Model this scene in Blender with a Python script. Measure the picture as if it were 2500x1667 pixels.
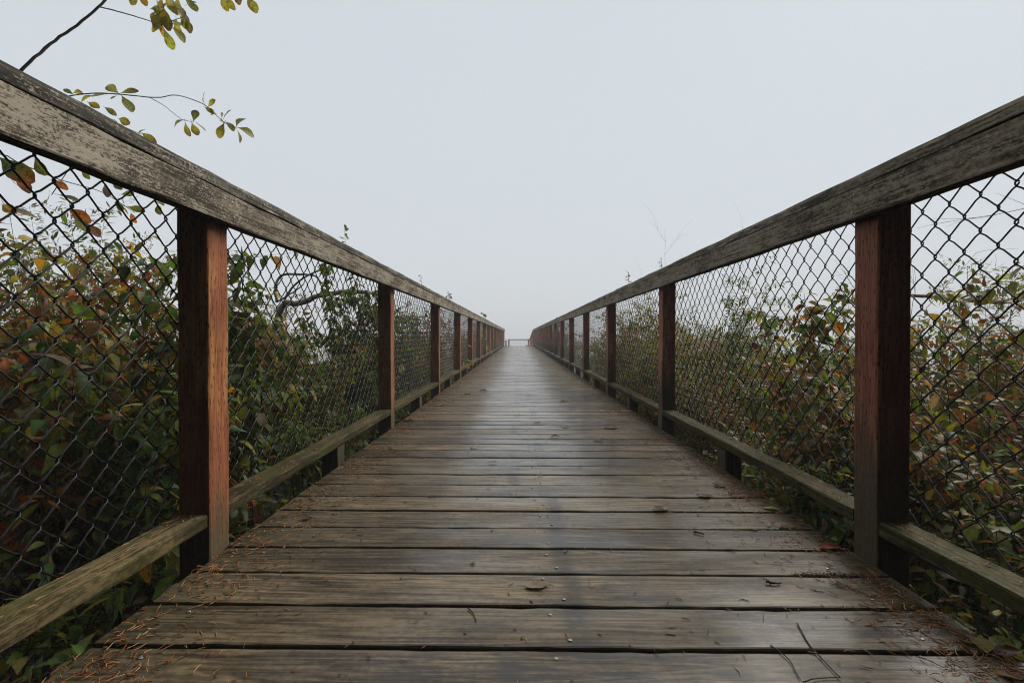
import bpy, math, random
import numpy as np
from mathutils import Vector, Matrix, Euler

for _o in list(bpy.data.objects):
    bpy.data.objects.remove(_o)
scene = bpy.context.scene
COL = scene.collection
R = math.radians
random.seed(7)
rng = np.random.default_rng(11)

# ------------------------------------------------------------------ camera
CAMZ = 0.624
cam_d = bpy.data.cameras.new('camera')
cam = bpy.data.objects.new('camera', cam_d)
COL.objects.link(cam)
cam.location = (0, 0, CAMZ)
cam.rotation_euler = Euler((R(90 - 0.645), 0, R(0.774)), 'XYZ')
cam_d.lens = 16.0
cam_d.sensor_width = 36.0
cam_d.clip_start = 0.02
cam_d.clip_end = 3000
scene.camera = cam

# ------------------------------------------------------------------ sky and sun
SUN_EL, SUN_AZ = 40.0, 46.0          # azimuth: degrees to the right of the walkway's direction (+Y)
world = bpy.data.worlds.new('World')
scene.world = world
world.use_nodes = True
wn = world.node_tree
for n in list(wn.nodes):
    wn.nodes.remove(n)
w_out = wn.nodes.new('ShaderNodeOutputWorld')
w_bg = wn.nodes.new('ShaderNodeBackground')
w_sky = wn.nodes.new('ShaderNodeTexSky')
w_sky.sky_type = 'NISHITA'
w_sky.sun_disc = False
w_sky.sun_elevation = R(SUN_EL)
w_sky.sun_rotation = R(SUN_AZ)
w_sky.air_density = 1.0
w_sky.dust_density = 1.0
w_hs = wn.nodes.new('ShaderNodeHueSaturation')
w_hs.inputs['Saturation'].default_value = 0.25
w_mix = wn.nodes.new('ShaderNodeMix')
w_mix.data_type = 'RGBA'
w_mix.inputs[0].default_value = 0.93          # the overcast lies over the clear sky
w_mix.inputs[7].default_value = (6.8, 7.4, 8.0, 1)
wn.links.new(w_sky.outputs[0], w_hs.inputs['Color'])
wn.links.new(w_hs.outputs[0], w_mix.inputs[6])
wn.links.new(w_mix.outputs[2], w_bg.inputs[0])
w_bg.inputs[1].default_value = 0.1
wn.links.new(w_bg.outputs[0], w_out.inputs[0])

sun_d = bpy.data.lights.new('sun', 'SUN')
sun_d.energy = 3.1
sun_d.angle = R(35)
sun_d.color = (1.0, 0.96, 0.90)
sun = bpy.data.objects.new('sun', sun_d)
COL.objects.link(sun)
sd = Vector((math.sin(R(SUN_AZ)) * math.cos(R(SUN_EL)), math.cos(R(SUN_AZ)) * math.cos(R(SUN_EL)), math.sin(R(SUN_EL))))
sun.rotation_euler = sd.to_track_quat('Z', 'Y').to_euler()
sun.location = (20, 15, 20)

vs = scene.view_settings
vs.view_transform = 'Standard'
vs.look = 'None'
vs.exposure = 0.0
vs.gamma = 1.0
vs.use_curve_mapping = False
cy = scene.cycles
cy.max_bounces = 12
cy.diffuse_bounces = 0
cy.glossy_bounces = 3
cy.transmission_bounces = 4
cy.transparent_max_bounces = 8
cy.volume_bounces = 6
cy.caustics_reflective = False
cy.caustics_refractive = False
cy.sample_clamp_indirect = 4.0
try:
    cy.use_denoising = True
    cy.denoising_prefilter = 'NONE'
    cy.denoising_input_passes = 'RGB_ALBEDO_NORMAL'
    cy.filter_width = 1.1
except Exception:
    pass

# ------------------------------------------------------------------ helpers
def unproject(sx, sy, y):
    """A world point at distance y down the walkway, seen at photograph coordinates (sx, sy)."""
    d = Vector(((sx - 1250) / 1111.0, -(sy - 833.5) / 1111.0, -1.0))
    d = cam.rotation_euler.to_matrix() @ d
    d = d * (y / d.y)
    return Vector((d.x, d.y, d.z + CAMZ))

def on_deck(sx, sy, z=0.0):
    d = Vector(((sx - 1250) / 1111.0, -(sy - 833.5) / 1111.0, -1.0))
    d = cam.rotation_euler.to_matrix() @ d
    d = d * ((z - CAMZ) / d.z)
    return Vector((d.x, d.y, z))

def tag(o, label=None, cat=None, group=None, kind=None):
    if label: o['label'] = label
    if cat: o['category'] = cat
    if group: o['group'] = group
    if kind: o['kind'] = kind
    return o

def empty(name, loc=(0, 0, 0), rot=(0, 0, 0)):
    o = bpy.data.objects.new(name, None)
    o.empty_display_size = 0.1
    COL.objects.link(o)
    o.location = loc
    o.rotation_euler = rot
    return o

def link(name, me, parent=None, loc=None, rot=None):
    o = bpy.data.objects.new(name, me)
    COL.objects.link(o)
    if parent is not None:
        o.parent = parent
    if loc is not None: o.location = loc
    if rot is not None: o.rotation_euler = rot
    return o

class MB:
    """Collects triangles (numpy) and vertex colours and makes one mesh of them."""
    def __init__(self):
        self.v, self.t, self.c, self.n = [], [], [], 0
    def add(self, v, t, c=None):
        v = np.asarray(v, dtype=np.float32).reshape(-1, 3)
        t = np.asarray(t, dtype=np.int32).reshape(-1, 3)
        self.v.append(v)
        self.t.append(t + self.n)
        if c is None:
            c = np.ones((len(v), 3), dtype=np.float32)
        else:
            c = np.asarray(c, dtype=np.float32)
            if c.ndim == 1:
                c = np.repeat(c[None], len(v), 0)
        self.c.append(c)
        self.n += len(v)
    def mesh(self, name, mat, smooth=True):
        me = bpy.data.meshes.new(name)
        if not self.v:
            return me
        v = np.concatenate(self.v); t = np.concatenate(self.t); c = np.concatenate(self.c)
        nt = len(t)
        me.vertices.add(len(v)); me.loops.add(nt * 3); me.polygons.add(nt)
        me.vertices.foreach_set('co', v.ravel())
        me.loops.foreach_set('vertex_index', t.ravel())
        me.polygons.foreach_set('loop_start', np.arange(0, nt * 3, 3, dtype=np.int32))
        me.polygons.foreach_set('loop_total', np.full(nt, 3, dtype=np.int32))
        me.polygons.foreach_set('use_smooth', np.full(nt, smooth, dtype=bool))
        at = me.color_attributes.new('leafcol', 'FLOAT_COLOR', 'POINT')
        at.data.foreach_set('color', np.concatenate([c, np.ones((len(c), 1), np.float32)], 1).ravel())
        me.update()
        me.validate()
        if mat is not None:
            me.materials.append(mat)
        return me
    def build(self, name, mat, parent=None, smooth=True):
        return link(name, self.mesh(name, mat, smooth), parent)

def tube(pts, rad, sides=4, cap=True):
    pts = np.asarray(pts, dtype=np.float64)
    n = len(pts)
    rad = np.broadcast_to(np.asarray(rad, dtype=np.float64), (n,))
    tan = np.gradient(pts, axis=0)
    tan /= np.linalg.norm(tan, axis=1, keepdims=True) + 1e-9
    ref = np.array([0.31, 0.17, 0.93]) if abs(tan[0][2]) < 0.8 else np.array([0.95, 0.2, 0.1])
    a = np.cross(tan, ref); a /= np.linalg.norm(a, axis=1, keepdims=True) + 1e-9
    b = np.cross(tan, a)
    ang = np.arange(sides) * 2 * np.pi / sides
    ring = a[:, None] * np.cos(ang)[None, :, None] + b[:, None] * np.sin(ang)[None, :, None]
    v = (pts[:, None] + ring * rad[:, None, None]).reshape(-1, 3)
    i = np.arange(n - 1)[:, None] * sides
    j = np.arange(sides)[None]
    k = (j + 1) % sides
    t = np.concatenate([np.stack([i + j, i + k, i + sides + k], -1).reshape(-1, 3),
                        np.stack([i + j, i + sides + k, i + sides + j], -1).reshape(-1, 3)])
    if cap:
        e = (n - 1) * sides
        c1 = [[0, q + 1, q] for q in range(1, sides - 1)]
        c2 = [[e, e + q, e + q + 1] for q in range(1, sides - 1)]
        t = np.concatenate([t, np.array(c1 + c2)])
    return v, t

def sweep(profile, axis, stations, offs=None):
    """Closed profile (list of 2D points) swept along axis 0/1; offs(i, j) -> extra 2D offset."""
    m = len(profile)
    v = []
    for i, s in enumerate(stations):
        for j, (p, q) in enumerate(profile):
            dp, dq = offs(i, j) if offs else (0, 0)
            if axis == 0: v.append((s, p + dp, q + dq))
            elif axis == 1: v.append((p + dp, s, q + dq))
            else: v.append((p + dp, q + dq, s))
    t = []
    n = len(stations)
    for i in range(n - 1):
        for j in range(m):
            k = (j + 1) % m
            a, b, c, d = i * m + j, i * m + k, (i + 1) * m + k, (i + 1) * m + j
            t += [(a, b, c), (a, c, d)]
    for q in range(1, m - 1):
        t.append((0, q + 1, q))
        e = (n - 1) * m
        t.append((e, e + q, e + q + 1))
    v = np.array(v); t = np.array(t)
    # make the winding outward
    a, b, c = v[t[:, 0]], v[t[:, 1]], v[t[:, 2]]
    if np.einsum('ij,ij->i', a, np.cross(b, c)).sum() < 0:
        t = t[:, ::-1]
    return v, t

def rounded_rect(x0, x1, z0, z1, r, rt=None, n=2):
    """Profile with bevelled corners; rt = list of 4 radii (x0z0, x1z0, x1z1, x0z1)."""
    rs = rt or [r] * 4
    cs = [(x0, z0, 180), (x1, z0, 270), (x1, z1, 0), (x0, z1, 90)]
    out = []
    for (cx, cz, a0), rr in zip(cs, rs):
        ox = cx + (rr if cx == x0 else -rr)
        oz = cz + (rr if cz == z0 else -rr)
        for k in range(n + 1):
            a = R(a0 + 90 * k / n)
            out.append((ox + rr * math.cos(a), oz + rr * math.sin(a)))
    return out

def box_mesh(name, x0, x1, y0, y1, z0, z1, mat, bev=0.004, axis=2, seg=6, wob=0.0015, center=None, seed=0, rt=None, sag=0.0):
    """A sawn timber: bevelled, a little uneven; origin at its centre."""
    rr = np.random.default_rng(seed + 5)
    cx, cy_, cz = (x0 + x1) / 2, (y0 + y1) / 2, (z0 + z1) / 2
    if axis == 2:
        prof = rounded_rect(x0 - cx, x1 - cx, y0 - cy_, y1 - cy_, bev, rt)
        st = np.linspace(z0 - cz, z1 - cz, seg + 1)
    elif axis == 1:
        prof = rounded_rect(x0 - cx, x1 - cx, z0 - cz, z1 - cz, bev, rt)
        st = np.linspace(y0 - cy_, y1 - cy_, seg + 1)
    else:
        prof = rounded_rect(y0 - cy_, y1 - cy_, z0 - cz, z1 - cz, bev, rt)
        st = np.linspace(x0 - cx, x1 - cx, seg + 1)
    nz = rr.normal(0, wob, (seg + 1, 2))
    fine = rr.normal(0, wob * 0.45, (seg + 1, len(prof), 2))
    if sag:
        kk_ = np.arange(seg + 1) / max(1, seg) * (y1 - y0) / 1.858 * 2 * np.pi
        nz[:, 1] += sag * np.sin(kk_ + rr.uniform(0, 6)) + 0.5 * sag * np.sin(kk_ * 2.3 + rr.uniform(0, 6))
        nz[:, 0] += 0.6 * sag * np.sin(kk_ * 0.8 + rr.uniform(0, 6))
    def offs(i, j):
        return nz[i, 0] + fine[i, j, 0], nz[i, 1] + fine[i, j, 1]
    v, t = sweep(prof, axis, st, offs if wob > 0 else None)
    mb = MB(); mb.add(v, t)
    return mb.mesh(name, mat, smooth=False), (cx, cy_, cz)

# ------------------------------------------------------------------ materials
class NT:
    def __init__(self, name):
        self.m = bpy.data.materials.new(name)
        self.m.use_nodes = True
        self.t = self.m.node_tree
        for n in list(self.t.nodes):
            self.t.nodes.remove(n)
        self.out = self.t.nodes.new('ShaderNodeOutputMaterial')
    def n(self, kind, **kw):
        nd = self.t.nodes.new('ShaderNode' + kind)
        for k, v in kw.items():
            setattr(nd, k, v)
        return nd
    def l(self, a, b):
        self.t.links.new(a, b)
    def val(self, sock, x):
        if hasattr(x, 'is_linked') or isinstance(x, bpy.types.NodeSocket):
            self.l(x, sock)
        else:
            sock.default_value = x
    def math(self, op, a, b=0.0, c=None, clamp=False):
        nd = self.n('Math', operation=op)
        nd.use_clamp = clamp
        self.val(nd.inputs[0], a); self.val(nd.inputs[1], b)
        if c is not None: self.val(nd.inputs[2], c)
        return nd.outputs[0]
    def vmath(self, op, a, b):
        nd = self.n('VectorMath', operation=op)
        self.val(nd.inputs[0], a); self.val(nd.inputs[1], b)
        return nd.outputs[0]
    def noise(self, vec, scale=1.0, detail=4.0, rough=0.55, dist=0.0):
        nd = self.n('TexNoise')
        self.l(vec, nd.inputs['Vector'])
        nd.inputs['Scale'].default_value = scale
        nd.inputs['Detail'].default_value = detail
        nd.inputs['Roughness'].default_value = rough
        nd.inputs['Distortion'].default_value = dist
        return nd.outputs[0]
    def ramp(self, fac, stops):
        nd = self.n('ValToRGB')
        cr = nd.color_ramp
        while len(cr.elements) > 1:
            cr.elements.remove(cr.elements[-1])
        for i, (p, c) in enumerate(stops):
            e = cr.elements[0] if i == 0 else cr.elements.new(p)
            e.position = p
            e.color = (c[0], c[1], c[2], 1) if isinstance(c, (tuple, list)) else (c, c, c, 1)
        self.l(fac, nd.inputs[0])
        return nd.outputs[0]
    def mix(self, f, a, b, blend='MIX'):
        nd = self.n('Mix', data_type='RGBA', blend_type=blend)
        self.val(nd.inputs[0], f)
        for s, x in ((nd.inputs[6], a), (nd.inputs[7], b)):
            if isinstance(x, bpy.types.NodeSocket): self.l(x, s)
            else: s.default_value = (x[0], x[1], x[2], 1)
        return nd.outputs[2]
    def step(self, x, a, b):
        nd = self.n('MapRange', interpolation_type='SMOOTHSTEP')
        self.val(nd.inputs[0], x)
        nd.inputs[1].default_value = a; nd.inputs[2].default_value = b
        nd.inputs[3].default_value = 0.0; nd.inputs[4].default_value = 1.0
        return nd.outputs[0]
    def bsdf(self, col, rough=0.6, spec=0.5, bump=None, bump_s=0.3, bump_d=0.002):
        b = self.n('BsdfPrincipled')
        self.val(b.inputs['Base Color'], col if isinstance(col, bpy.types.NodeSocket) else (col[0], col[1], col[2], 1))
        self.val(b.inputs['Roughness'], rough)
        b.inputs['Specular IOR Level'].default_value = spec
        if bump is not None:
            bn = self.n('Bump')
            bn.inputs['Strength'].default_value = bump_s
            bn.inputs['Distance'].default_value = bump_d
            self.l(bump, bn.inputs['Height'])
            self.l(bn.outputs[0], b.inputs['Normal'])
        return b
    def end(self, shader):
        self.l(shader.outputs[0] if hasattr(shader, 'outputs') else shader, self.out.inputs[0])
        return self.m

def wood(name, axis, dark, mid, light, mottle=1.0, pale=0.0, rough=(0.4, 0.62), deck=False, post=False, moss=0.0, spec=0.5, bump_s=0.5):
    N = NT(name)
    tc = N.n('TexCoord')
    oi = N.n('ObjectInfo')
    rv = N.n('CombineXYZ')
    for k, f in enumerate((37.0, 53.0, 71.0)):
        N.l(N.math('MULTIPLY', oi.outputs['Random'], f), rv.inputs[k])
    P = tc.outputs['Object']
    V = N.vmath('ADD', P, rv.outputs[0])
    def st(along, across):
        s = [across] * 3
        s[axis] = along
        return N.vmath('MULTIPLY', V, tuple(s))
    fine = N.noise(st(6, 190), 1.0, 4, 0.65)
    ringn = N.noise(st(1.1, 17), 1.0, 2.5, 0.5, 0.35)
    ring = N.math('SINE', N.math('MULTIPLY', ringn, 62.0))
    blotch = N.noise(st(3.2, 9), 1.0, 6, 0.62)
    speck = N.noise(st(55, 90), 1.0, 3, 0.7)
    big = N.noise(st(0.9, 2.2), 1.0, 3, 0.5)
    f = N.math('MULTIPLY_ADD', ring, 0.075, N.math('MULTIPLY', blotch, 0.62))
    f = N.math('ADD', f, N.math('MULTIPLY_ADD', N.math('SUBTRACT', fine, 0.5), 0.55, 0.15))
    f = N.math('ADD', f, N.math('MULTIPLY', N.math('SUBTRACT', big, 0.5), 0.35))
    f = N.math('ADD', f, N.math('MULTIPLY', N.math('SUBTRACT', speck, 0.5), (0.50 if deck else 0.42) * mottle))
    f = N.math('ADD', f, N.math('MULTIPLY', N.math('SUBTRACT', oi.outputs['Random'], 0.5), 0.10))
    col = N.ramp(f, [(0.30, dark), (0.46, mid), (0.64, light)])
    col = N.mix(1.0, col, N.ramp(N.math('FRACT', N.math('MULTIPLY', oi.outputs['Random'], 7.31)), [(0.0, 0.74), (1.0, 1.22)]), 'MULTIPLY')
    # knots
    vo = N.n('TexVoronoi')
    N.l(st(2.1, 7.5), vo.inputs['Vector'])
    vo.inputs['Scale'].default_value = 1.0
    kn = N.math('SUBTRACT', 1.0, N.step(vo.outputs['Distance'], 0.05, 0.14))
    vsel = N.n('SeparateColor'); N.l(vo.outputs['Color'], vsel.inputs[0])
    kn = N.math('MULTIPLY', kn, N.step(vsel.outputs[0], 0.55, 0.6))
    col = N.mix(N.math('MULTIPLY', kn, 0.6), col, tuple(0.55 * x for x in dark))
    sep = N.n('SeparateXYZ'); N.l(P, sep.inputs[0])
    if pale > 0:      # lichen-bleached face
        pm = N.noise(st(16, 42), 1.0, 8, 0.78)
        pb = N.noise(st(3.0, 9), 1.0, 4, 0.6)
        sp2 = N.noise(st(120, 260), 1.0, 3, 0.75)
        pf = N.math('ADD', N.math('MULTIPLY', N.math('SUBTRACT', pm, 0.5), 1.25), N.math('MULTIPLY', N.math('SUBTRACT', pb, 0.5), 1.0))
        pf = N.math('ADD', pf, N.math('MULTIPLY', N.math('SUBTRACT', fine, 0.5), 0.8))
        pf = N.math('ADD', pf, N.math('MULTIPLY', N.math('SUBTRACT', sp2, 0.5), 1.5))
        pf = N.math('ADD', pf, 0.5)
        pf = N.step(pf, 0.62 - 0.17 * pale, 0.84 - 0.17 * pale)
        col = N.mix(N.math('MULTIPLY', pf, 0.92), col, (0.50, 0.43, 0.325))
    chk = N.math('MULTIPLY', N.step(N.noise(st(1.3, 95), 1.0, 2, 0.5), 0.67, 0.71), N.step(big, 0.42, 0.56))
    col = N.mix(N.math('MULTIPLY', chk, 0.75), col, (0.014, 0.010, 0.007))
    rv_ = N.math('MULTIPLY_ADD', blotch, rough[1] - rough[0], rough[0])
    if deck:
        ay = N.math('ABSOLUTE', sep.outputs[1])
        en = N.noise(st(5, 40), 1.0, 4, 0.65)
        wear = N.math('MULTIPLY', N.step(ay, 0.050, 0.066), N.step(en, 0.42, 0.62))
        col = N.mix(N.math('MULTIPLY', wear, 0.55), col, (0.20, 0.155, 0.095))
        ax = N.math('ABSOLUTE', sep.outputs[0])
        alg = N.math('MULTIPLY', N.step(N.math('ADD', ax, N.math('MULTIPLY', N.math('SUBTRACT', blotch, 0.5), 0.5)), 0.66, 0.98), 0.6)
        col = N.mix(alg, col, (0.040, 0.040, 0.020))
        sx = N.math('ABSOLUTE', N.math('ADD', N.math('ADD', sep.outputs[0], 0.068), N.math('MULTIPLY', N.math('SUBTRACT', big, 0.5), 0.10)))
        stn = N.math('MULTIPLY', N.math('SUBTRACT', 1.0, N.step(sx, 0.008, 0.040)), N.step(speck, 0.28, 0.55))
        col = N.mix(N.math('MULTIPLY', stn, 0.75), col, (0.03, 0.024, 0.018))
        dirt = N.math('MULTIPLY', N.step(speck, 0.60, 0.72), N.step(big, 0.42, 0.6))
        col = N.mix(N.math('MULTIPLY', dirt, 0.5), col, (0.022, 0.016, 0.011))
        crk = N.noise(st(1.7, 75), 1.0, 2, 0.5)
        crk = N.math('MULTIPLY', N.step(crk, 0.66, 0.70), N.step(N.noise(st(1.2, 6), 1.0, 2, 0.5), 0.45, 0.6))
        col = N.mix(N.math('MULTIPLY', crk, 0.8), col, (0.012, 0.009, 0.006))
        tan_ = N.math('MULTIPLY', N.step(N.noise(st(4.5, 22), 1.0, 6, 0.7), 0.56, 0.72), 0.5)
        col = N.mix(tan_, col, (0.24, 0.185, 0.115))
        wet = N.noise(st(1.6, 9), 1.0, 4, 0.6)
        rv_ = N.math('MULTIPLY_ADD', N.step(wet, 0.35, 0.68), rough[1] - rough[0], rough[0])
    if post:
        # incised dashes along the grain
        v2 = N.n('TexVoronoi')
        s = [110.0] * 3; s[axis] = 34.0
        N.l(N.vmath('MULTIPLY', V, tuple(s)), v2.inputs['Vector'])
        v2.inputs['Scale'].default_value = 1.0
        dash = N.math('SUBTRACT', 1.0, N.step(v2.outputs['Distance'], 0.16, 0.34))
        col = N.mix(N.math('MULTIPLY', dash, 0.72), col, (0.035, 0.014, 0.008))
        # tint runs between orange and deep red along its height
        tn = N.noise(st(1.3, 6), 1.0, 3, 0.5)
        col = N.mix(N.math('MULTIPLY', N.step(tn, 0.40, 0.65), 0.65), col, (0.30, 0.082, 0.046))
    if moss > 0:
        mz = sep.outputs[2]
        if post:
            mn = N.math('MULTIPLY_ADD', N.math('SUBTRACT', N.noise(st(4, 22), 1.0, 5, 0.65), 0.5), 0.55, mz)
            mf = N.math('SUBTRACT', 1.0, N.step(mn, moss - 0.14, moss + 0.12))
            col = N.mix(N.math('MULTIPLY', mf, 0.85), col, N.mix(speck, (0.055, 0.055, 0.028), (0.16, 0.145, 0.085)))
        else:
            mn = N.noise(st(3.5, 14), 1.0, 5, 0.65)
            col = N.mix(N.math('MULTIPLY', N.step(mn, 0.36, 0.66), moss), col, N.mix(speck, (0.030, 0.032, 0.007), (0.125, 0.118, 0.028)))
    hgt = N.math('ADD', N.math('MULTIPLY', fine, 0.6), N.math('MULTIPLY', ring, 0.12))
    hgt = N.math('ADD', hgt, N.math('MULTIPLY', blotch, 0.5))
    if post:
        hgt = N.math('SUBTRACT', hgt, N.math('MULTIPLY', dash, 0.6))
    b = N.bsdf(col, rv_, spec, hgt, bump_s, 0.0025)
    if deck:      # a film of water
        path = N.math('SUBTRACT', 1.0, N.step(N.math('ABSOLUTE', N.math('ADD', sep.outputs[0], 0.08)), 0.24, 0.66))
        N.l(N.math('MULTIPLY', N.math('MULTIPLY_ADD', N.math('SUBTRACT', 1.0, N.step(wet, 0.42, 0.70)), 0.60, 0.40), N.math('MULTIPLY_ADD', path, 0.90, 0.10)), b.inputs['Coat Weight'])
        b.inputs['Coat Roughness'].default_value = 0.21
        b.inputs['Coat IOR'].default_value = 1.36
    return N.end(b)

M = {}
M['plank'] = wood('plank_wood', 0, (0.036, 0.025, 0.013), (0.110, 0.079, 0.043), (0.25, 0.184, 0.102), 0.8, rough=(0.34, 0.60), deck=True, spec=0.22)
M['rail_left'] = wood('bleached_rail_wood', 1, (0.050, 0.038, 0.022), (0.15, 0.12, 0.08), (0.33, 0.28, 0.20), 1.2, pale=1.0, rough=(0.65, 0.85), spec=0.2)
M['rail_right'] = wood('weathered_rail_wood', 1, (0.062, 0.043, 0.025), (0.27, 0.200, 0.125), (0.56, 0.45, 0.31), 1.5, pale=0.85, rough=(0.65, 0.85), spec=0.2)
M['cap_left'] = wood('weathered_cap_wood', 1, (0.042, 0.034, 0.024), (0.115, 0.098, 0.072), (0.25, 0.21, 0.15), 1.1, pale=0.35, rough=(0.65, 0.85), spec=0.2)
M['cap_right'] = wood('dark_cap_wood', 1, (0.070, 0.053, 0.032), (0.25, 0.20, 0.132), (0.47, 0.38, 0.27), 1.1, pale=0.5, rough=(0.65, 0.85), spec=0.2)
M['post_left'] = wood('orange_post_wood', 2, (0.27, 0.088, 0.028), (0.50, 0.195, 0.066), (0.70, 0.35, 0.13), 0.7, post=True, moss=0.10, rough=(0.6, 0.8), spec=0.2)
M['post_right'] = wood('red_post_wood', 2, (0.37, 0.118, 0.066), (0.64, 0.245, 0.145), (0.80, 0.40, 0.26), 0.7, post=True, moss=0.32, rough=(0.6, 0.8), spec=0.2)
M['kick'] = wood('mossy_rail_wood', 1, (0.024, 0.018, 0.009), (0.062, 0.046, 0.022), (0.20, 0.145, 0.068), 1.4, moss=0.8, rough=(0.65, 0.85), spec=0.15)
M['block'] = wood('mossy_block_wood', 2, (0.035, 0.028, 0.016), (0.09, 0.07, 0.04), (0.18, 0.14, 0.08), 1.0, moss=0.6, rough=(0.55, 0.75))
M['joist'] = wood('joist_wood', 1, (0.02, 0.016, 0.012), (0.04, 0.032, 0.024), (0.07, 0.058, 0.042), 1.0, rough=(0.6, 0.8))
M['far_rail'] = wood('far_rail_wood', 0, (0.08, 0.05, 0.03), (0.18, 0.11, 0.07), (0.28, 0.19, 0.13), 1.0, rough=(0.6, 0.8))

def simple(name, col, rough=0.6, spec=0.5, var=0.0, scale=30.0, metal=0.0):
    N = NT(name)
    tc = N.n('TexCoord')
    c = col
    if var > 0:
        nz = N.noise(tc.outputs['Object'], scale, 4, 0.6)
        c = N.mix(nz, tuple(x * (1 - var) for x in col), tuple(min(1, x * (1 + var)) for x in col))
    b = N.bsdf(c, rough, spec)
    b.inputs['Metallic'].default_value = metal
    return N.end(b)

M['wire'] = simple('black_vinyl_wire', (0.012, 0.010, 0.008), 0.40, 0.4, 0.5, 120)
M['wire_right'] = simple('halation_brown_wire', (0.050, 0.033, 0.022), 0.45, 0.35, 0.5, 120)  # black wire coloured brown: halation from the bright sky, put into its base colour
M['nail'] = simple('galvanised_nail', (0.30, 0.30, 0.29), 0.42, 0.5, 0.4, 300, metal=0.7)
M['bark'] = simple('twig_bark', (0.060, 0.046, 0.034), 0.7, 0.3, 0.5, 60)
M['palebark'] = simple('pale_dead_wood', (0.46, 0.40, 0.31), 0.8, 0.3, 0.4, 25)

def attr_mat(name, trans=0.3, rough=0.45, spec=0.4, spots=True):
    N = NT(name)
    at = N.n('Attribute', attribute_name='leafcol')
    tc = N.n('TexCoord')
    oi = N.n('ObjectInfo')
    nz = N.noise(N.vmath('ADD', tc.outputs['Object'], oi.outputs['Location']), 90.0, 4, 0.6)
    col = N.mix(1.0, at.outputs['Color'], N.ramp(nz, [(0.30, 0.72), (0.70, 1.22)]), 'MULTIPLY')
    if spots:
        n2 = N.noise(N.vmath('ADD', tc.outputs['Object'], oi.outputs['Location']), 210.0, 3, 0.65)
        col = N.mix(N.math('MULTIPLY', N.step(n2, 0.63, 0.70), 0.75), col, (0.045, 0.020, 0.008))
    b = N.bsdf(col, rough, spec)
    if trans <= 0:
        return N.end(b)
    tr = N.n('BsdfTranslucent')
    N.l(N.mix(1.0, col, (1.6, 1.5, 0.9), 'MULTIPLY'), tr.inputs[0])
    ms = N.n('MixShader')
    ms.inputs[0].default_value = trans
    N.l(b.outputs[0], ms.inputs[1]); N.l(tr.outputs[0], ms.inputs[2])
    return N.end(ms)

M['leaf'] = attr_mat('leaf', 0.38, 0.42, 0.28)
def single_mat():
    N = NT('veined_leaf')
    at = N.n('Attribute', attribute_name='leafcol')
    tc = N.n('TexCoord'); oi = N.n('ObjectInfo')
    rv = N.n('CombineXYZ')
    N.l(N.math('MULTIPLY', oi.outputs['Random'], 31.0), rv.inputs[0]); N.l(N.math('MULTIPLY', oi.outputs['Random'], 57.0), rv.inputs[1])
    V = N.vmath('ADD', tc.outputs['Object'], rv.outputs[0])
    sp = N.n('SeparateXYZ'); N.l(tc.outputs['Object'], sp.inputs[0])
    nz = N.noise(V, 4.0, 5, 0.65)
    col = N.mix(1.0, at.outputs['Color'], N.ramp(nz, [(0.30, 0.60), (0.70, 1.30)]), 'MULTIPLY')
    vn = N.math('SINE', N.math('MULTIPLY', N.math('SUBTRACT', sp.outputs[0], N.math('MULTIPLY', N.math('ABSOLUTE', sp.outputs[1]), 0.9)), 46.0))
    vn = N.math('MULTIPLY', N.step(vn, 0.72, 1.0), 0.35)
    mid = N.math('MULTIPLY', N.math('SUBTRACT', 1.0, N.step(N.math('ABSOLUTE', sp.outputs[1]), 0.006, 0.022)), 0.5)
    vm = N.math('MAXIMUM', vn, mid)
    col = N.mix(vm, col, N.mix(0.55, at.outputs['Color'], (0.42, 0.42, 0.20)))
    n2 = N.noise(V, 11.0, 4, 0.7)
    n3 = N.noise(V, 2.2, 2, 0.5)
    sptm = N.math('MULTIPLY', N.step(n2, 0.51, 0.62), N.step(n3, 0.38, 0.56))
    col = N.mix(N.math('MULTIPLY', sptm, 0.85), col, (0.075, 0.032, 0.012))
    b = N.bsdf(col, 0.36, 0.35, vm, 0.4, 0.03)
    tr = N.n('BsdfTranslucent')
    N.l(N.mix(1.0, col, (1.6, 1.5, 0.9), 'MULTIPLY'), tr.inputs[0])
    ms = N.n('MixShader'); ms.inputs[0].default_value = 0.48
    N.l(b.outputs[0], ms.inputs[1]); N.l(tr.outputs[0], ms.inputs[2])
    return N.end(ms)
M['leaf_single'] = single_mat()
M['dryleaf'] = attr_mat('dry_leaf', 0.15, 0.55, 0.35)
M['stem'] = attr_mat('plant_stem', 0.0, 0.6, 0.3, spots=False)
M['needle'] = attr_mat('fir_needle', 0.0, 0.5, 0.4, spots=False)

def ground_mat():
    N = NT('dark_peaty_soil')
    g = N.n('NewGeometry')
    a = N.noise(g.outputs['Position'], 2.2, 6, 0.6)
    b_ = N.noise(g.outputs['Position'], 30.0, 5, 0.65)
    f = N.math('ADD', N.math('MULTIPLY', a, 0.6), N.math('MULTIPLY', b_, 0.4))
    col = N.ramp(f, [(0.32, (0.012, 0.009, 0.006)), (0.5, (0.035, 0.025, 0.015)), (0.68, (0.075, 0.052, 0.028))])
    return N.end(N.bsdf(col, 0.75, 0.3, f, 0.8, 0.03))
M['soil'] = ground_mat()

def water_mat():
    N = NT('calm_lake_water')
    g = N.n('NewGeometry')
    w = N.noise(N.vmath('MULTIPLY', g.outputs['Position'], (1.2, 2.2, 1.0)), 1.5, 3, 0.5)
    b = N.bsdf((0.06, 0.065, 0.06), 0.08, 0.5, w, 0.05, 0.02)
    b.inputs['IOR'].default_value = 1.33
    return N.end(b)
M['water'] = water_mat()

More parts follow.
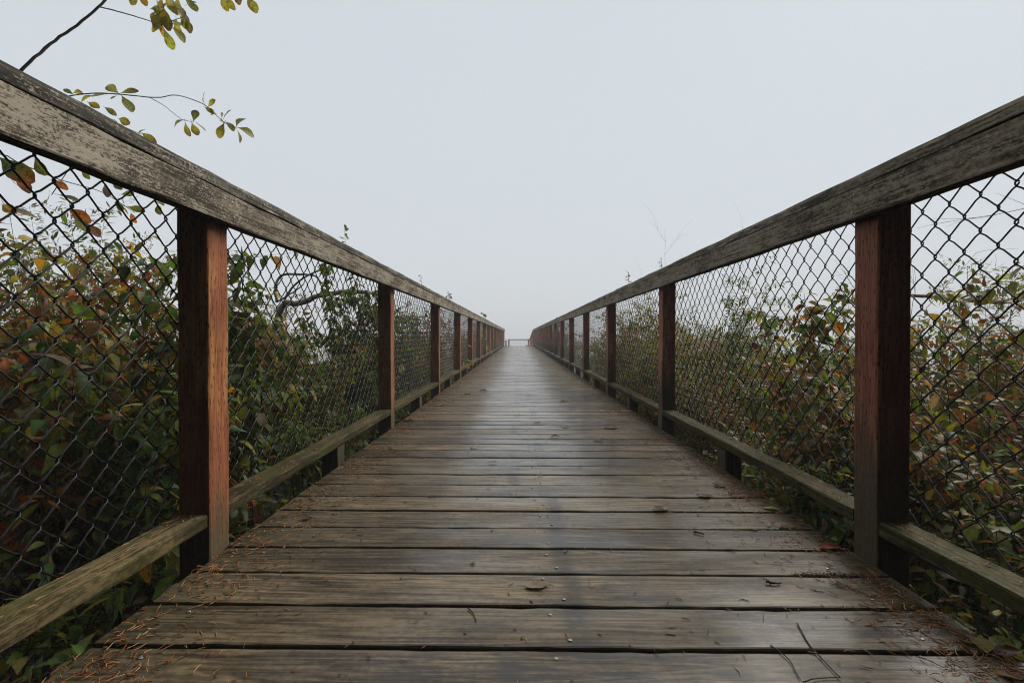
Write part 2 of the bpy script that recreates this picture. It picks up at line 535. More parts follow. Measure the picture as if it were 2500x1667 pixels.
# ------------------------------------------------------------------ ground, water
GZ = -0.72
def ground_z(x, y):
    z = GZ + 0.07 * math.sin(x * 1.3 + 0.5) * math.cos(y * 0.9) + 0.05 * math.sin(x * 2.9 + y * 2.3)
    ax = abs(x)
    f = min(1, max(0, (ax - 6.0) / 6.0))
    if y < 0:
        f *= max(0.0, 1 + y / 4.0)
    z -= 0.9 * f * f * (3 - 2 * f)
    g = min(1, max(0, (y - 27.0) / 5.0))
    z -= 0.9 * g * g * (3 - 2 * g)
    return z

xs = np.concatenate([np.linspace(-40, -8, 14), np.linspace(-7.6, 7.6, 60), np.linspace(8, 40, 14)])
ys = np.concatenate([np.linspace(-30, -2, 16), np.linspace(-1.7, 14, 60), np.linspace(14.5, 34, 26)])
gv = np.array([(x, y, ground_z(x, y)) for y in ys for x in xs])
nx = len(xs)
gt = []
for j in range(len(ys) - 1):
    for i in range(nx - 1):
        a = j * nx + i
        gt += [(a, a + 1, a + nx + 1), (a, a + nx + 1, a + nx)]
mb = MB(); mb.add(gv, gt)
o = mb.build('ground', M['soil'])
tag(o, 'dark peaty marsh bank under the shrubs and the walkway', None, None, 'structure')
mb = MB()
mb.add([(-320, -31, -1.18), (320, -31, -1.18), (320, 560, -1.18), (-320, 560, -1.18)], [(0, 1, 2), (0, 2, 3)])
o = mb.build('lake_water', M['water'])
tag(o, 'calm pale lake fading into the fog beyond the walkway', None, None, 'structure')

# ------------------------------------------------------------------ the deck
XL, XR = -0.862, 0.963
XC, LEN = (XL + XR) / 2, XR - XL
PITCH = 0.1435
Y_FIRST = 0.904                                     # a joint between planks
Y_END = 29.1
deck = empty('boardwalk_deck', (XC, 0, 0))
tag(deck, 'wet grey-brown plank deck of the long straight boardwalk', 'boardwalk', None, 'structure')
plank_meshes = []
for k in range(9):
    rr = np.random.default_rng(100 + k)
    w = 0.1335
    prof = rounded_rect(-w / 2, w / 2, -0.038, 0.0, 0.005, [0.003, 0.003, 0.0045, 0.0045], 2)
    nst = 44
    st = np.linspace(-LEN / 2, LEN / 2, nst + 1)
    e0 = np.convolve(rr.normal(0, 1, nst + 9), np.ones(5) / 5, 'same')[4:4 + nst + 1] * 0.0016 + rr.normal(0, 0.0006, nst + 1)
    e1 = np.convolve(rr.normal(0, 1, nst + 9), np.ones(5) / 5, 'same')[4:4 + nst + 1] * 0.0016 + rr.normal(0, 0.0006, nst + 1)
    cup = rr.uniform(-0.0012, 0.0008)
    warp = rr.normal(0, 0.0008) * np.sin(np.linspace(0, rr.uniform(3, 7), nst + 1) + rr.uniform(0, 6))
    def offs(i, j, e0=e0, e1=e1, cup=cup, warp=warp, prof=prof):
        p, q = prof[j]
        dp = e0[i] if p < 0 else e1[i]
        dq = warp[i] + (abs(dp) * -0.6 if q > -0.01 else 0)
        return dp, dq
    v, t = sweep(prof, 0, st, offs)
    # a middle line so the cup shows
    mb = MB(); mb.add(v, t)
    plank_meshes.append(mb.mesh('plank', M['plank'], smooth=False))

# nail heads
nv, ntri = [], []
for r_, z_ in ((0.0046, 0.0), (0.0046, 0.0007), (0.0030, 0.0012)):
    for a in range(8):
        nv.append((r_ * math.cos(a * math.pi / 4), r_ * math.sin(a * math.pi / 4), z_))
for q in range(2):
    for a in range(8):
        b_ = (a + 1) % 8
        ntri += [(q * 8 + a, q * 8 + b_, q * 8 + 8 + b_), (q * 8 + a, q * 8 + 8 + b_, q * 8 + 8 + a)]
ntri += [(16, 16 + a, 17 + a) for a in range(1, 7)]
mb = MB(); mb.add(nv, ntri)
nail_me = mb.mesh('nail', M['nail'])

k0 = -int((Y_FIRST + 1.3) / PITCH)
kk = k0
rr = random.Random(3)
while True:
    yc = Y_FIRST + (kk + 0.5) * PITCH
    if yc > Y_END:
        break
    p = link('plank', plank_meshes[rr.randrange(9)], deck)
    p.location = (rr.uniform(-0.006, 0.006), yc, rr.uniform(-0.0012, 0.0012))
    p.rotation_euler = (rr.uniform(-0.006, 0.006), rr.uniform(-0.0006, 0.0006), rr.choice((0, math.pi)) + rr.uniform(-0.0012, 0.0012))
    if -1 <= kk <= 16:
        flip = abs(p.rotation_euler.z) > 1
        for (nx_, ny_) in ((0.105, -0.038), (0.07, 0.04), (0.83, -0.03), (-0.75, 0.035)):
            x_ = nx_ - XC + rr.uniform(-0.012, 0.012); y_ = ny_ + rr.uniform(-0.01, 0.01)
            nl = link('nail', nail_me, p)
            nl.location = (-x_ if flip else x_, -y_ if flip else y_, 0.0002)
    kk += 1

# joists under the deck
for jx in (-0.70, 0.09, 0.84):
    me, c = box_mesh('joist', jx - 0.045, jx + 0.045, -1.3, 29.1, -0.235, -0.042, M['joist'], axis=1, seg=20)
    o = link('joist', me, deck); o.location = (c[0] - XC, c[1], c[2])

# ------------------------------------------------------------------ the railings
SPAN = 1.858
NB = 16
RZ_BEAM0, RZ_BEAM1, RZ_TOP = CAMZ + 0.326, CAMZ + 0.412, CAMZ + 0.449
MESH_A, MESH_H = 0.038, 0.084

def wire_path(phase, levels=22, hi=True):
    """One zigzag wire of the chain link; local y runs along the fence, x is depth, z up."""
    pts = []
    a, hz = MESH_A, MESH_H / 2
    for k in range(levels + 1):
        right = (k + phase) % 2 == 1
        yk = a if right else 0.0
        s = 1 if right else -1
        zk = k * hz
        if hi:
            pts += [(0.0026 * s, yk - s * 0.0085, zk - 0.0105), (0.0022 * s, yk + s * 0.0008, zk - 0.0045),
                    (0.0, yk + s * 0.0028, zk), (-0.0022 * s, yk + s * 0.0008, zk + 0.0045), (-0.0026 * s, yk - s * 0.0085, zk + 0.0105)]
        else:
            pts += [(0.0015 * s, yk + s * 0.001, zk - 0.004), (-0.0015 * s, yk + s * 0.001, zk + 0.004)]
    return np.array(pts)

wire_me = {'left': [], 'right': []}
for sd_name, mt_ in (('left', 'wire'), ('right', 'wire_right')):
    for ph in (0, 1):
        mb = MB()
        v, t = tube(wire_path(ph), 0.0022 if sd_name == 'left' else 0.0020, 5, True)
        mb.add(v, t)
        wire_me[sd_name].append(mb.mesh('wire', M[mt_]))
NW = 46
panel_mb = MB()
for i in range(NW + 3):
    pth = wire_path(i % 2, hi=False) + np.array([0, i * MESH_A, 0])
    v, t = tube(pth, 0.0022, 3, False)
    panel_mb.add(v, t)
panel_me = panel_mb.mesh('chain_link_mesh', M['wire'])

def railing(side):
    s = -1 if side == 'left' else 1
    inner = 0.874 if s < 0 else 0.975            # lateral of the post's inner face
    y0 = 1.27 if s < 0 else 1.245
    root = empty('railing', (0, 0, 0))
    if s < 0:
        tag(root, 'left railing with pale lichen-bleached handrail, orange posts and black chain-link', 'railing', 'railings along the boardwalk')
    else:
        tag(root, 'right railing with darker brown handrail, reddish posts and black chain-link', 'railing', 'railings along the boardwalk')
    rr = random.Random(21 if s < 0 else 22)
    ends = []
    post_meshes = []
    for k in range(4):
        x0, x1 = (-(inner + 0.089), -inner) if s < 0 else (inner, inner + 0.089)
        me, c = box_mesh('post', x0, x1, 0, 0.089, GZ - 0.25, RZ_BEAM1, M['post_' + side], bev=0.005, axis=2, seg=18, wob=0.0007, seed=k * 7 + (0 if s < 0 else 50))
        post_meshes.append((me, c))
    for k in range(-1, NB):
        y = y0 + k * SPAN
        me, c = post_meshes[rr.randrange(4)]
        p = link('post', me, root)
        p.location = (c[0] + rr.uniform(-0.003, 0.003), y + c[1], c[2])
        p.rotation_euler = (rr.uniform(-0.004, 0.004), rr.uniform(-0.003, 0.003), rr.uniform(-0.01, 0.01))
        ends.append(y)
    # lower rail pieces lie flat between posts, each on a block
    xo = inner + 0.003
    x0, x1 = (-(xo + 0.086), -xo) if s < 0 else (xo, xo + 0.086)
    kick = []
    for k in range(3):
        me, c = box_mesh('lower_rail', x0, x1, 0.092, SPAN - 0.003, 0.083, 0.121, M['kick'], bev=0.006, axis=1, seg=14, wob=0.0014, seed=k + (200 if s < 0 else 300))
        kick.append((me, c))
    bme, bc = box_mesh('block', x0 + 0.004, x1 - 0.004, SPAN / 2 - 0.02, SPAN / 2 + 0.069, -0.25, 0.081, M['block'], bev=0.004, axis=2, seg=6, wob=0.001, seed=400)
    for k in range(-1, NB - 1):
        y = y0 + k * SPAN
        me, c = kick[rr.randrange(3)]
        q = link('lower_rail', me, root)
        q.location = (c[0], y + c[1], c[2] + rr.uniform(-0.002, 0.002))
        q.rotation_euler = (rr.uniform(-0.0008, 0.0008), rr.uniform(-0.01, 0.01), 0)
        b = link('block', bme, root)
        b.location = (bc[0], y + bc[1] + rr.uniform(-0.03, 0.03), bc[2])
    # beam nailed to the posts' inner faces, and the cap above both
    bx = inner - 0.001
    x0, x1 = (-bx, -(bx - 0.038)) if s < 0 else (bx - 0.038, bx)
    cuts = [-0.75 if s < 0 else -0.78] + [y0 + 0.045 + SPAN * q for q in (3, 5, 7, 9, 11, 13, 15)]
    for i in range(len(cuts) - 1):
        ya, yb = cuts[i] + 0.0015, cuts[i + 1] - 0.0015
        me, c = box_mesh('beam', x0, x1, ya, yb, RZ_BEAM0, RZ_BEAM1, M['rail_' + side], rt=[0.006, 0.006, 0.002, 0.002], axis=1, seg=max(8, int((yb - ya) / 0.10)), wob=0.0010, seed=500 + i + (0 if s < 0 else 40))
        b = link('beam', me, root); b.location = c
    cuts = [-0.75 if s < 0 else -0.78] + [y0 + 0.045 + SPAN * q for q in (2, 4, 6, 8, 10, 12, 14, 15)]
    xi = inner - 0.0395 - (0.0 if s < 0 else 0.0)
    x0, x1 = (-(xi + 0.140), -xi) if s < 0 else (xi, xi + 0.140)
    rt = [0.003, 0.003, 0.016, 0.016]
    rt = [0.002, 0.002, 0.014, 0.014]
    for i in range(len(cuts) - 1):
        ya, yb = cuts[i] + 0.002, cuts[i + 1] - 0.002
        me, c = box_mesh('cap', x0, x1, ya, yb, RZ_BEAM1 + 0.0022, RZ_TOP + 0.0022, M['cap_' + side], axis=1, seg=max(8, int((yb - ya) / 0.09)), wob=0.0011, seed=600 + i + (0 if s < 0 else 40), rt=rt, sag=0.0009)
        b = link('cap', me, root); b.location = (c[0] + rr.uniform(-0.002, 0.002), c[1], c[2] + rr.uniform(-0.0004, 0.0008))
    # nails in the beam at each near post
    for k in range(0, 4):
        for dz in (0.02, 0.064):
            n_ = link('nail', nail_me, root)
            n_.location = (s * (bx - 0.0386), y0 + k * SPAN + 0.045 + rr.uniform(-0.015, 0.015), RZ_BEAM0 + dz + rr.uniform(-0.005, 0.005))
            n_.rotation_euler = (0, -s * math.pi / 2, 0)
            n_.scale = (0.8, 0.8, 0.8)
    # chain link: near bays wire by wire, far bays one panel each
    mx = s * (inner + 0.089 + 0.004)
    zb = 0.065
    ystart = y0 - SPAN + 0.05
    nwires = 200
    for i in range(nwires):
        y = ystart + i * MESH_A
        if y < 0.55:
            continue
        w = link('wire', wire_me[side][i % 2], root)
        w.location = (mx + s * (0.003 + 0.003 * math.sin(y * 2.1 + s)), y, zb + 0.004 * math.sin(y * 1.3) + rr.uniform(-0.0012, 0.0012))
        w.rotation_euler = (rr.uniform(-0.0012, 0.0012), rr.uniform(-0.002, 0.002), rr.uniform(-0.03, 0.03))
    y = ystart + nwires * MESH_A
    while y < y0 + 15 * SPAN - 0.5:
        w = link('chain_link_mesh', panel_me, root)
        w.location = (mx, y, zb)
        tag(w, kind='stuff')
        y += (NW + 2) * MESH_A
    return root

rail_l = railing('left')
rail_r = railing('right')

# ------------------------------------------------------------------ beyond the crest: ramp down to a landing on the water
RL = 9.2
DROP = 0.72
ramp = empty('ramp_deck', (0, Y_END + 0.05, 0))
tag(ramp, 'plank ramp falling away beyond the crest of the boardwalk', 'ramp', None, 'structure')
mb = MB()
npk = int(RL / PITCH)
ang = math.atan2(DROP, RL)
for i in range(npk):
    yy = i * PITCH
    z = -DROP * yy / RL
    v, t = sweep(rounded_rect(-0.067, 0.067, -0.038, 0.0, 0.004), 0, [XL, XR])
    v = v + np.array([0, yy + 0.07, z])
    mb.add(v, t)
o = mb.build('ramp_planks', M['plank'], ramp, smooth=False); tag(o, kind='stuff')

def ramp_rail(s):
    inner = 0.874 if s < 0 else 0.975
    root = empty('ramp_railing', (0, 0, 0))
    tag(root, ('short left' if s < 0 else 'short right') + ' railing running downhill past the far crest', 'railing', 'railings of the far ramp')
    for k in range(0, 6):
        yy = 0.35 + k * 1.8
        z = -DROP * min(yy, RL) / RL
        x0, x1 = (-(inner + 0.089), -inner) if s < 0 else (inner, inner + 0.089)
        me, c = box_mesh('post', x0, x1, 0, 0.089, -1.6, 1.035, M['post_right'], axis=2, seg=4, seed=k)
        p = link('post', me, root); p.location = (c[0], Y_END + yy + c[1], c[2] + z)
    for (nm, xa, xb, za, zb2, mt) in (('handrail', inner - 0.04, inner + 0.10, 1.036, 1.073, 'cap_right'), ('beam', inner - 0.039, inner - 0.001, 0.95, 1.034, 'rail_right'), ('lower_rail', inner + 0.003, inner + 0.089, 0.083, 0.121, 'kick')):
        if s < 0: xa, xb = -xb, -xa
        pr = rounded_rect(xa, xb, za, zb2, 0.005)
        v, t = sweep(pr, 1, [Y_END + 0.1, Y_END + 0.1 + RL, Y_END + 0.1 + RL + 0.9])
        v[:, 2] -= DROP * np.clip((v[:, 1] - Y_END - 0.1) / RL, 0, 1)
        mb = MB(); mb.add(v, t)
        mb.build(nm, M[mt], root, smooth=False)
    return root
ramp_rail(1)

# landing with its end rail
LY0, LY1, LZ = Y_END + RL + 0.1, Y_END + RL + 3.4, -DROP - 0.002
land = empty('landing_deck', (0, LY0, LZ))
tag(land, 'low plank landing over the lake at the far end', 'landing', None, 'structure')
mb = MB()
for i in range(int((LY1 - LY0) / PITCH)):
    v, t = sweep(rounded_rect(-0.067, 0.067, -0.038, 0.0, 0.004), 0, [-1.6, 1.7])
    mb.add(v + np.array([0, i * PITCH + 0.08, 0]), t)
o = mb.build('landing_planks', M['plank'], land, smooth=False); tag(o, kind='stuff')
er = empty('end_railing', (0, LY1, LZ))
tag(er, 'pale brown end railing across the landing, half lost in fog', 'railing')
for x in (-1.12, -0.85, 0.95, 1.5):
    me, c = box_mesh('post', x - 0.07, x + 0.07, -0.05, 0.05, -0.8, 0.998, M['far_rail'], axis=2, seg=4, seed=3)
    p = link('post', me, er); p.location = c
for (z0_, z1_, nm) in ((1.0, 1.085, 'handrail'), (0.10, 0.16, 'lower_rail')):
    me, c = box_mesh(nm, -0.92 if nm == 'handrail' else -0.78, 1.6, -0.06, 0.06, z0_, z1_, M['far_rail'], axis=0, seg=6, seed=4)
    p = link(nm, me, er); p.location = c
mb = MB()
for i in range(24):
    x = -0.86 + i * 0.076
    v, t = tube([(x, 0, 0.12), (x, 0, 1.03)], 0.0035, 3, False)
    mb.add(v, t)
o = mb.build('wire_mesh', M['wire'], er); tag(o, kind='stuff')
bench = empty('bench', (0.90, LY0 + 0.8, LZ))
tag(bench, 'low slatted wooden bench beside the foot of the right ramp railing', 'bench')
for i, z in enumerate((0.16, 0.30, 0.44)):
    me, c = box_mesh('slat', -0.22, 0.22, -0.5, -0.46, z, z + 0.09, M['far_rail'], axis=0, seg=2, seed=i)
    p = link('slat', me, bench); p.location = c
for x in (-0.2, 0.2):
    me, c = box_mesh('leg', x - 0.03, x + 0.03, -0.455, -0.38, 0, 0.53, M['far_rail'], axis=2, seg=2, seed=9)
    p = link('leg', me, bench); p.location = c
me, c = box_mesh('seat', -0.24, 0.24, -0.52, 0.3, 0.534, 0.575, M['far_rail'], axis=0, seg=2, seed=11)
p = link('seat', me, bench); p.location = c

# ------------------------------------------------------------------ leaves
def leaf_template(width, curl, fold, twist=0.0, kind='ovate', n=6):
    """Leaf of unit length along x, normal z. Returns verts, tris, t (0..1 along), edge flag."""
    v, tt, ed = [], [], []
    for i in range(n + 1):
        t = i / n
        if kind == 'ovate': w = width * (math.sin(math.pi * t ** 0.75) ** 0.85) * (1 - 0.25 * t)
        elif kind == 'obovate': w = width * 1.15 * (math.sin(math.pi * min(1.0, t * 0.97) ** 1.55) ** 0.62) * (0.55 + 0.45 * min(1, t * 2.2))
        elif kind == 'serrate': w = width * (math.sin(math.pi * t ** 0.72) ** 0.85) * (1 - 0.3 * t) * (1 + (0.07 if i % 2 else -0.07))
        elif kind == 'lance': w = width * math.sin(math.pi * t ** 0.9)
        else: w = width * (math.sin(math.pi * t ** 0.8) ** 0.8) * (1 + 0.22 * math.sin(t * 19))
        w = max(w, 0.012)
        z = -curl * t * t
        x = t * (1 - 0.18 * abs(curl) * t)
        tw = twist * t
        for sgn in (-1, 0, 1):
            yy = sgn * w
            zz = z + abs(sgn) * w * fold
            v.append((x, yy * math.cos(tw) - (zz - z) * math.sin(tw), z + yy * math.sin(tw) + (zz - z) * math.cos(tw)))
            tt.append(t); ed.append(abs(sgn))
    tris = []
    for i in range(n):
        a = i * 3
        for q in (0, 1):
            tris += [(a + q, a + 3 + q, a + 4 + q), (a + q, a + 4 + q, a + 1 + q)]
    return np.array(v), np.array(tris), np.array(tt), np.array(ed)

LT = {}
for nm, (w, kinds, cs, n_) in {
    'broad': (0.27, 'serrate', (0.15, 0.35, 0.55, 0.8, 0.25), 8),
    'obo': (0.25, 'obovate', (0.1, 0.3, 0.5, 0.2, 0.4), 6),
    'lance': (0.15, 'lance', (0.1, 0.3, 0.5, -0.1, 0.25), 3),
    'small': (0.26, 'ovate', (0.1, 0.3, 0.6, 0.2, 0.4), 3),
    'dry': (0.26, 'wavy', (0.7, 1.0, 0.4, -0.4, 0.9), 6)}.items():
    LT[nm] = [leaf_template(w * (0.85 + 0.3 * ((k * 37) % 10) / 10), c, 0.15 + 0.16 * k / 4 if nm != 'dry' else 0.35 + 0.25 * k / 4, (0.5 if nm == 'dry' else 0.18) * ((-1) ** k), kinds, n_) for k, c in enumerate(cs)]

GREEN = [(0.075, 0.150, 0.030), (0.105, 0.185, 0.038), (0.060, 0.120, 0.032), (0.140, 0.200, 0.042), (0.050, 0.100, 0.030)]
OLIVE = [(0.170, 0.195, 0.042), (0.215, 0.215, 0.046), (0.125, 0.155, 0.040), (0.27, 0.235, 0.052)]
YELLOW = [(0.32, 0.22, 0.035), (0.27, 0.21, 0.045), (0.36, 0.20, 0.03)]
ORANGE = [(0.36, 0.105, 0.018), (0.29, 0.075, 0.018), (0.42, 0.15, 0.022), (0.24, 0.05, 0.018)]
BROWN = [(0.16, 0.068, 0.030), (0.22, 0.115, 0.060), (0.12, 0.050, 0.026), (0.28, 0.175, 0.105)]
PALE = [(0.30, 0.30, 0.23), (0.27, 0.22, 0.17), (0.22, 0.26, 0.20)]
PAL = {
    'green': [(GREEN, 8), (OLIVE, 3.5), (YELLOW, 0.4), (PALE, 0.5), (BROWN, 0.2)],
    'olive': [(GREEN, 4.5), (OLIVE, 6), (YELLOW, 1.2), (ORANGE, 0.3), (BROWN, 0.4), (PALE, 0.5)],
    'autumn': [(GREEN, 4.0), (OLIVE, 5), (YELLOW, 1.1), (ORANGE, 1.5), (BROWN, 2.8), (PALE, 1.0)],
    'rust': [(OLIVE, 3.2), (YELLOW, 1.0), (ORANGE, 3.0), (BROWN, 4.5), (GREEN, 2.0)],
    'brown': [(OLIVE, 3), (ORANGE, 1.0), (BROWN, 6), (GREEN, 3.5), (PALE, 0.8), (YELLOW, 0.2)],
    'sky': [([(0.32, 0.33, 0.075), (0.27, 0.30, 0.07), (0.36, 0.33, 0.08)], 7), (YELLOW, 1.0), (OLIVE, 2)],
    'litter': [(BROWN, 7), (ORANGE, 1.5), (PALE, 1.2), (OLIVE, 0.6)],
    'dead': [([(0.19, 0.125, 0.085), (0.15, 0.085, 0.05), (0.25, 0.19, 0.145)], 1)],
    'mixed': [(GREEN, 5), (OLIVE, 5), (YELLOW, 1), (ORANGE, 1.0), (BROWN, 1.3), (PALE, 0.7)],
}
def pick_cols(pal, n, g):
    ent = PAL[pal]
    ws = np.array([w for _, w in ent], float); ws /= ws.sum()
    ci = g.choice(len(ent), n, p=ws)
    out = np.zeros((n, 3)); tips = np.zeros((n, 3))
    for k, (lst, _) in enumerate(ent):
        m = np.where(ci == k)[0]
        if len(m) == 0: continue
        a = np.array(lst)
        c = a[g.integers(0, len(a), len(m))] * g.uniform(0.6, 1.4, (len(m), 1)) * np.array([1.05, 1.03, 0.85])
        out[m] = c
        tips[m] = c
    # some leaves turn from the tip
    turn = g.random(n) < (0.0 if pal == 'dead' else 0.30 if pal not in ('green',) else 0.12)
    tb = np.array(ORANGE + BROWN)[g.integers(0, 8, n)]
    tips[turn] = tb[turn]
    return out, tips

def frames(dirs, ups):
    x = dirs / (np.linalg.norm(dirs, axis=1, keepdims=True) + 1e-9)
    y = np.cross(ups, x); y /= np.linalg.norm(y, axis=1, keepdims=True) + 1e-9
    z = np.cross(x, y)
    return np.stack([x, y, z], 2)

def add_leaves(mb, kind, pos, dirs, ups, size, cols, tips, g):
    """Bake n leaves into an MB."""
    n = len(pos)
    if n == 0: return
    F = frames(dirs, ups)
    which = g.integers(0, len(LT[kind]), n)
    for k, (v, t, tt, ed) in enumerate(LT[kind]):
        m = np.where(which == k)[0]
        if len(m) == 0: continue
        sc = size[m][:, None, None] * np.stack([np.ones(len(m)), g.uniform(0.8, 1.2, len(m)), np.ones(len(m))], 1)[:, None, :]
        loc = v[None] * sc
        w = np.einsum('nij,nvj->nvi', F[m], loc) + pos[m][:, None]
        tri = (t[None] + (np.arange(len(m)) * len(v))[:, None, None]).reshape(-1, 3)
        f = np.clip((tt - 0.45) / 0.5, 0, 1)[None, :, None]
        c = cols[m][:, None] * (1 - f) + tips[m][:, None] * f
        c = c * (1.0 + 0.25 * (1 - ed)[None, :, None])
        mb.add(w.reshape(-1, 3), tri, c.reshape(-1, 3))

# shared single-leaf meshes (for leaves that are objects of their own)
single_cache = {}
def single_leaf(kind, k, ci, pal, dry=False):
    key = (kind, k, ci, pal)
    if key in single_cache:
        return single_cache[key]
    g = np.random.default_rng(abs(hash((kind, k, ci))) % 9999 if False else (sum(map(ord, kind + pal)) * 31 + k * 7 + ci))
    col, tip = pick_cols(pal, 1, g)
    v, t, tt, ed = LT[kind][k]
    f = np.clip((tt - 0.45) / 0.5, 0, 1)[:, None]
    c = (col * (1 - f) + tip * f) * (1.0 + 0.25 * (1 - ed)[:, None])
    mb = MB(); mb.add(v, t, c)
    # petiole
    pv, pt = tube([(-0.16, 0, 0.02), (0.0, 0, 0)], [0.010, 0.014], 3, False)
    mb.add(pv, pt, np.array([0.10, 0.075, 0.035]))
    me = mb.mesh('leaf', M['dryleaf' if dry else 'leaf_single'])
    single_cache[key] = me
    return me

def place_leaf(parent, me, pos, d, up, size, name='leaf'):
    F = frames(np.array([d]), np.array([up]))[0]
    o = bpy.data.objects.new(name, me)
    COL.objects.link(o)
    mt = Matrix([[F[0][0] * size, F[0][1] * size, F[0][2] * size, pos[0]],
                 [F[1][0] * size, F[1][1] * size, F[1][2] * size, pos[1]],
                 [F[2][0] * size, F[2][1] * size, F[2][2] * size, pos[2]],
                 [0, 0, 0, 1]])
    if parent is not None:
        o.parent = parent
        o.matrix_basis = Matrix.Translation(-Vector(parent.location)) @ mt
    else:
        o.matrix_basis = mt
    return o

def fence_clamp(p, s):
    """Keep plant points outside the mesh of side s."""
    lim = 0.985 if s < 0 else 1.087
    a = p[:, 0] * s
    p[:, 0] = np.where(a < lim, lim + 0.25 * (lim - a) + 0.004, a) * s
    return p

SPEC = {   # leaf kind, leaf length, node gap, droop
    'broad': ('broad', 0.076, 0.034, 0.55),
    'leafy': ('broad', 0.056, 0.025, 0.45),
    'spirea': ('lance', 0.048, 0.013, 0.10),
    'fine': ('small', 0.036, 0.017, 0.25),
    'vine': ('broad', 0.075, 0.026, 0.85),
}
def grow(g, base, height, spread, stems, spec, pal, s, dens=1.0, spikes=0, twigs=6, stem_r=0.0045):
    kind, ll, gap, droop = SPEC[spec]
    gap = gap / (dens * 1.7)
    height = height * 1.08
    SM = MB()
    LP, LD, LU = [], [], []
    base = np.array(base, float)
    for q in range(stems):
        az = g.uniform(0, 2 * np.pi)
        lean = g.uniform(0.05, 1.0) ** 0.8 * spread
        L = height * g.uniform(0.72, 1.05)
        n = 9
        tt = np.linspace(0, 1, n)
        out = np.array([math.cos(az), math.sin(az), 0])
        wob = np.cumsum(g.normal(0, 0.012, (n, 3)), 0) * height
        wob[:, 2] *= 0.3
        p = base + out[None] * (0.06 * g.random() + lean * (tt ** 1.6)[:, None]) + np.array([0, 0, 1])[None] * (L * (tt - 0.12 * tt ** 2 * min(1.0, lean / height * 1.5)) / 1.0)[:, None] + wob
        p = fence_clamp(p, s)
        sc = np.array([0.075, 0.045, 0.028]) * g.uniform(0.7, 1.5)
        v, t = tube(p, np.linspace(stem_r, stem_r * 0.25, n) * g.uniform(0.7, 1.2), 4, False)
        SM.add(v, t, sc)
        segs = [(p, 0.45)]
        for w in range(twigs):
            f = g.uniform(0.22, 0.97)
            i = min(n - 2, int(f * (n - 1)))
            b0 = p[i] + (p[i + 1] - p[i]) * (f * (n - 1) - i)
            a2 = g.uniform(0, 2 * np.pi)
            tl = height * g.uniform(0.14, 0.36) * (1.15 - 0.45 * f)
            m = 6
            t2 = np.linspace(0, 1, m)
            d2 = np.array([math.cos(a2), math.sin(a2), g.uniform(0.15, 0.9)])
            d2 /= np.linalg.norm(d2)
            bend = np.array([0, 0, -1]) * g.uniform(0.0, 0.35 + 0.4 * (droop > 0.6))
            tp = b0 + tl * (t2[:, None] * d2 + (t2 ** 2)[:, None] * bend) + np.cumsum(g.normal(0, 0.006, (m, 3)), 0)
            tp = fence_clamp(tp, s)
            v, t = tube(tp, np.linspace(stem_r * 0.45, stem_r * 0.15, m), 3, False)
            SM.add(v, t, sc * 1.1)
            segs.append((tp, 0.05))
            if spikes and f > 0.72 and g.random() < spikes:
                # seed head: a rough brown panicle at the tip
                e = tp[-1]; dd = tp[-1] - tp[-2]; dd /= np.linalg.norm(dd) + 1e-9
                dd = dd + np.array([0, 0, 0.6]); dd /= np.linalg.norm(dd)
                hl = g.uniform(0.05, 0.12)
                m_ = 46
                u = g.random(m_) ** 0.8
                r_ = (1 - u) * 0.016 + 0.003
                pp = e + dd * (u * hl)[:, None] + g.normal(0, 1, (m_, 3)) * r_[:, None] * 0.6
                LPs = pp
                cc = np.array([0.075, 0.040, 0.022]) * g.uniform(0.5, 1.6, (m_, 1))
                add_leaves(SM, 'small', LPs, g.normal(0, 1, (m_, 3)), g.normal(0, 1, (m_, 3)), np.full(m_, 0.0085), cc, cc, g)
        for tp, f0 in segs:
            sl = np.linalg.norm(np.diff(tp, axis=0), axis=1)
            tot = sl.sum()
            k = int(tot * (1 - f0) / gap)
            if k < 1: continue
            u = f0 + (1 - f0) * (np.arange(k) + g.random(k) * 0.6) / k
            idx = np.clip((u * (len(tp) - 1)).astype(int), 0, len(tp) - 2)
            fr = u * (len(tp) - 1) - idx
            pos = tp[idx] * (1 - fr)[:, None] + tp[idx + 1] * fr[:, None]
            tang = tp[idx + 1] - tp[idx]
            tang /= np.linalg.norm(tang, axis=1, keepdims=True) + 1e-9
            pr = g.normal(0, 1, (k, 3)); pr -= (pr * tang).sum(1, keepdims=True) * tang
            pr /= np.linalg.norm(pr, axis=1, keepdims=True) + 1e-9
            d = tang * g.uniform(0.15, 0.6, (k, 1)) + pr * 0.9 + np.array([0, 0, -1.0]) * (droop * g.uniform(0.4, 1.5, (k, 1)))
            LP.append(pos + pr * 0.012); LD.append(d)
            LU.append(np.array([0, 0, 1.0]) + g.normal(0, 0.38, (k, 3)))
    LP = np.concatenate(LP); LD = np.concatenate(LD); LU = np.concatenate(LU)
    LD /= np.linalg.norm(LD, axis=1, keepdims=True) + 1e-9
    n = len(LP)
    size = ll * g.uniform(0.55, 1.25, n)
    # leaf tips stay outside the fence too
    tipx = (LP[:, 0] + LD[:, 0] * size) * s
    lim = 0.975 if s < 0 else 1.077
    bad = tipx < lim
    LD[bad, 0] = np.abs(LD[bad, 0]) * s
    cols, tips = pick_cols(pal, n, g)
    return SM, kind, LP, LD, LU, size, cols, tips

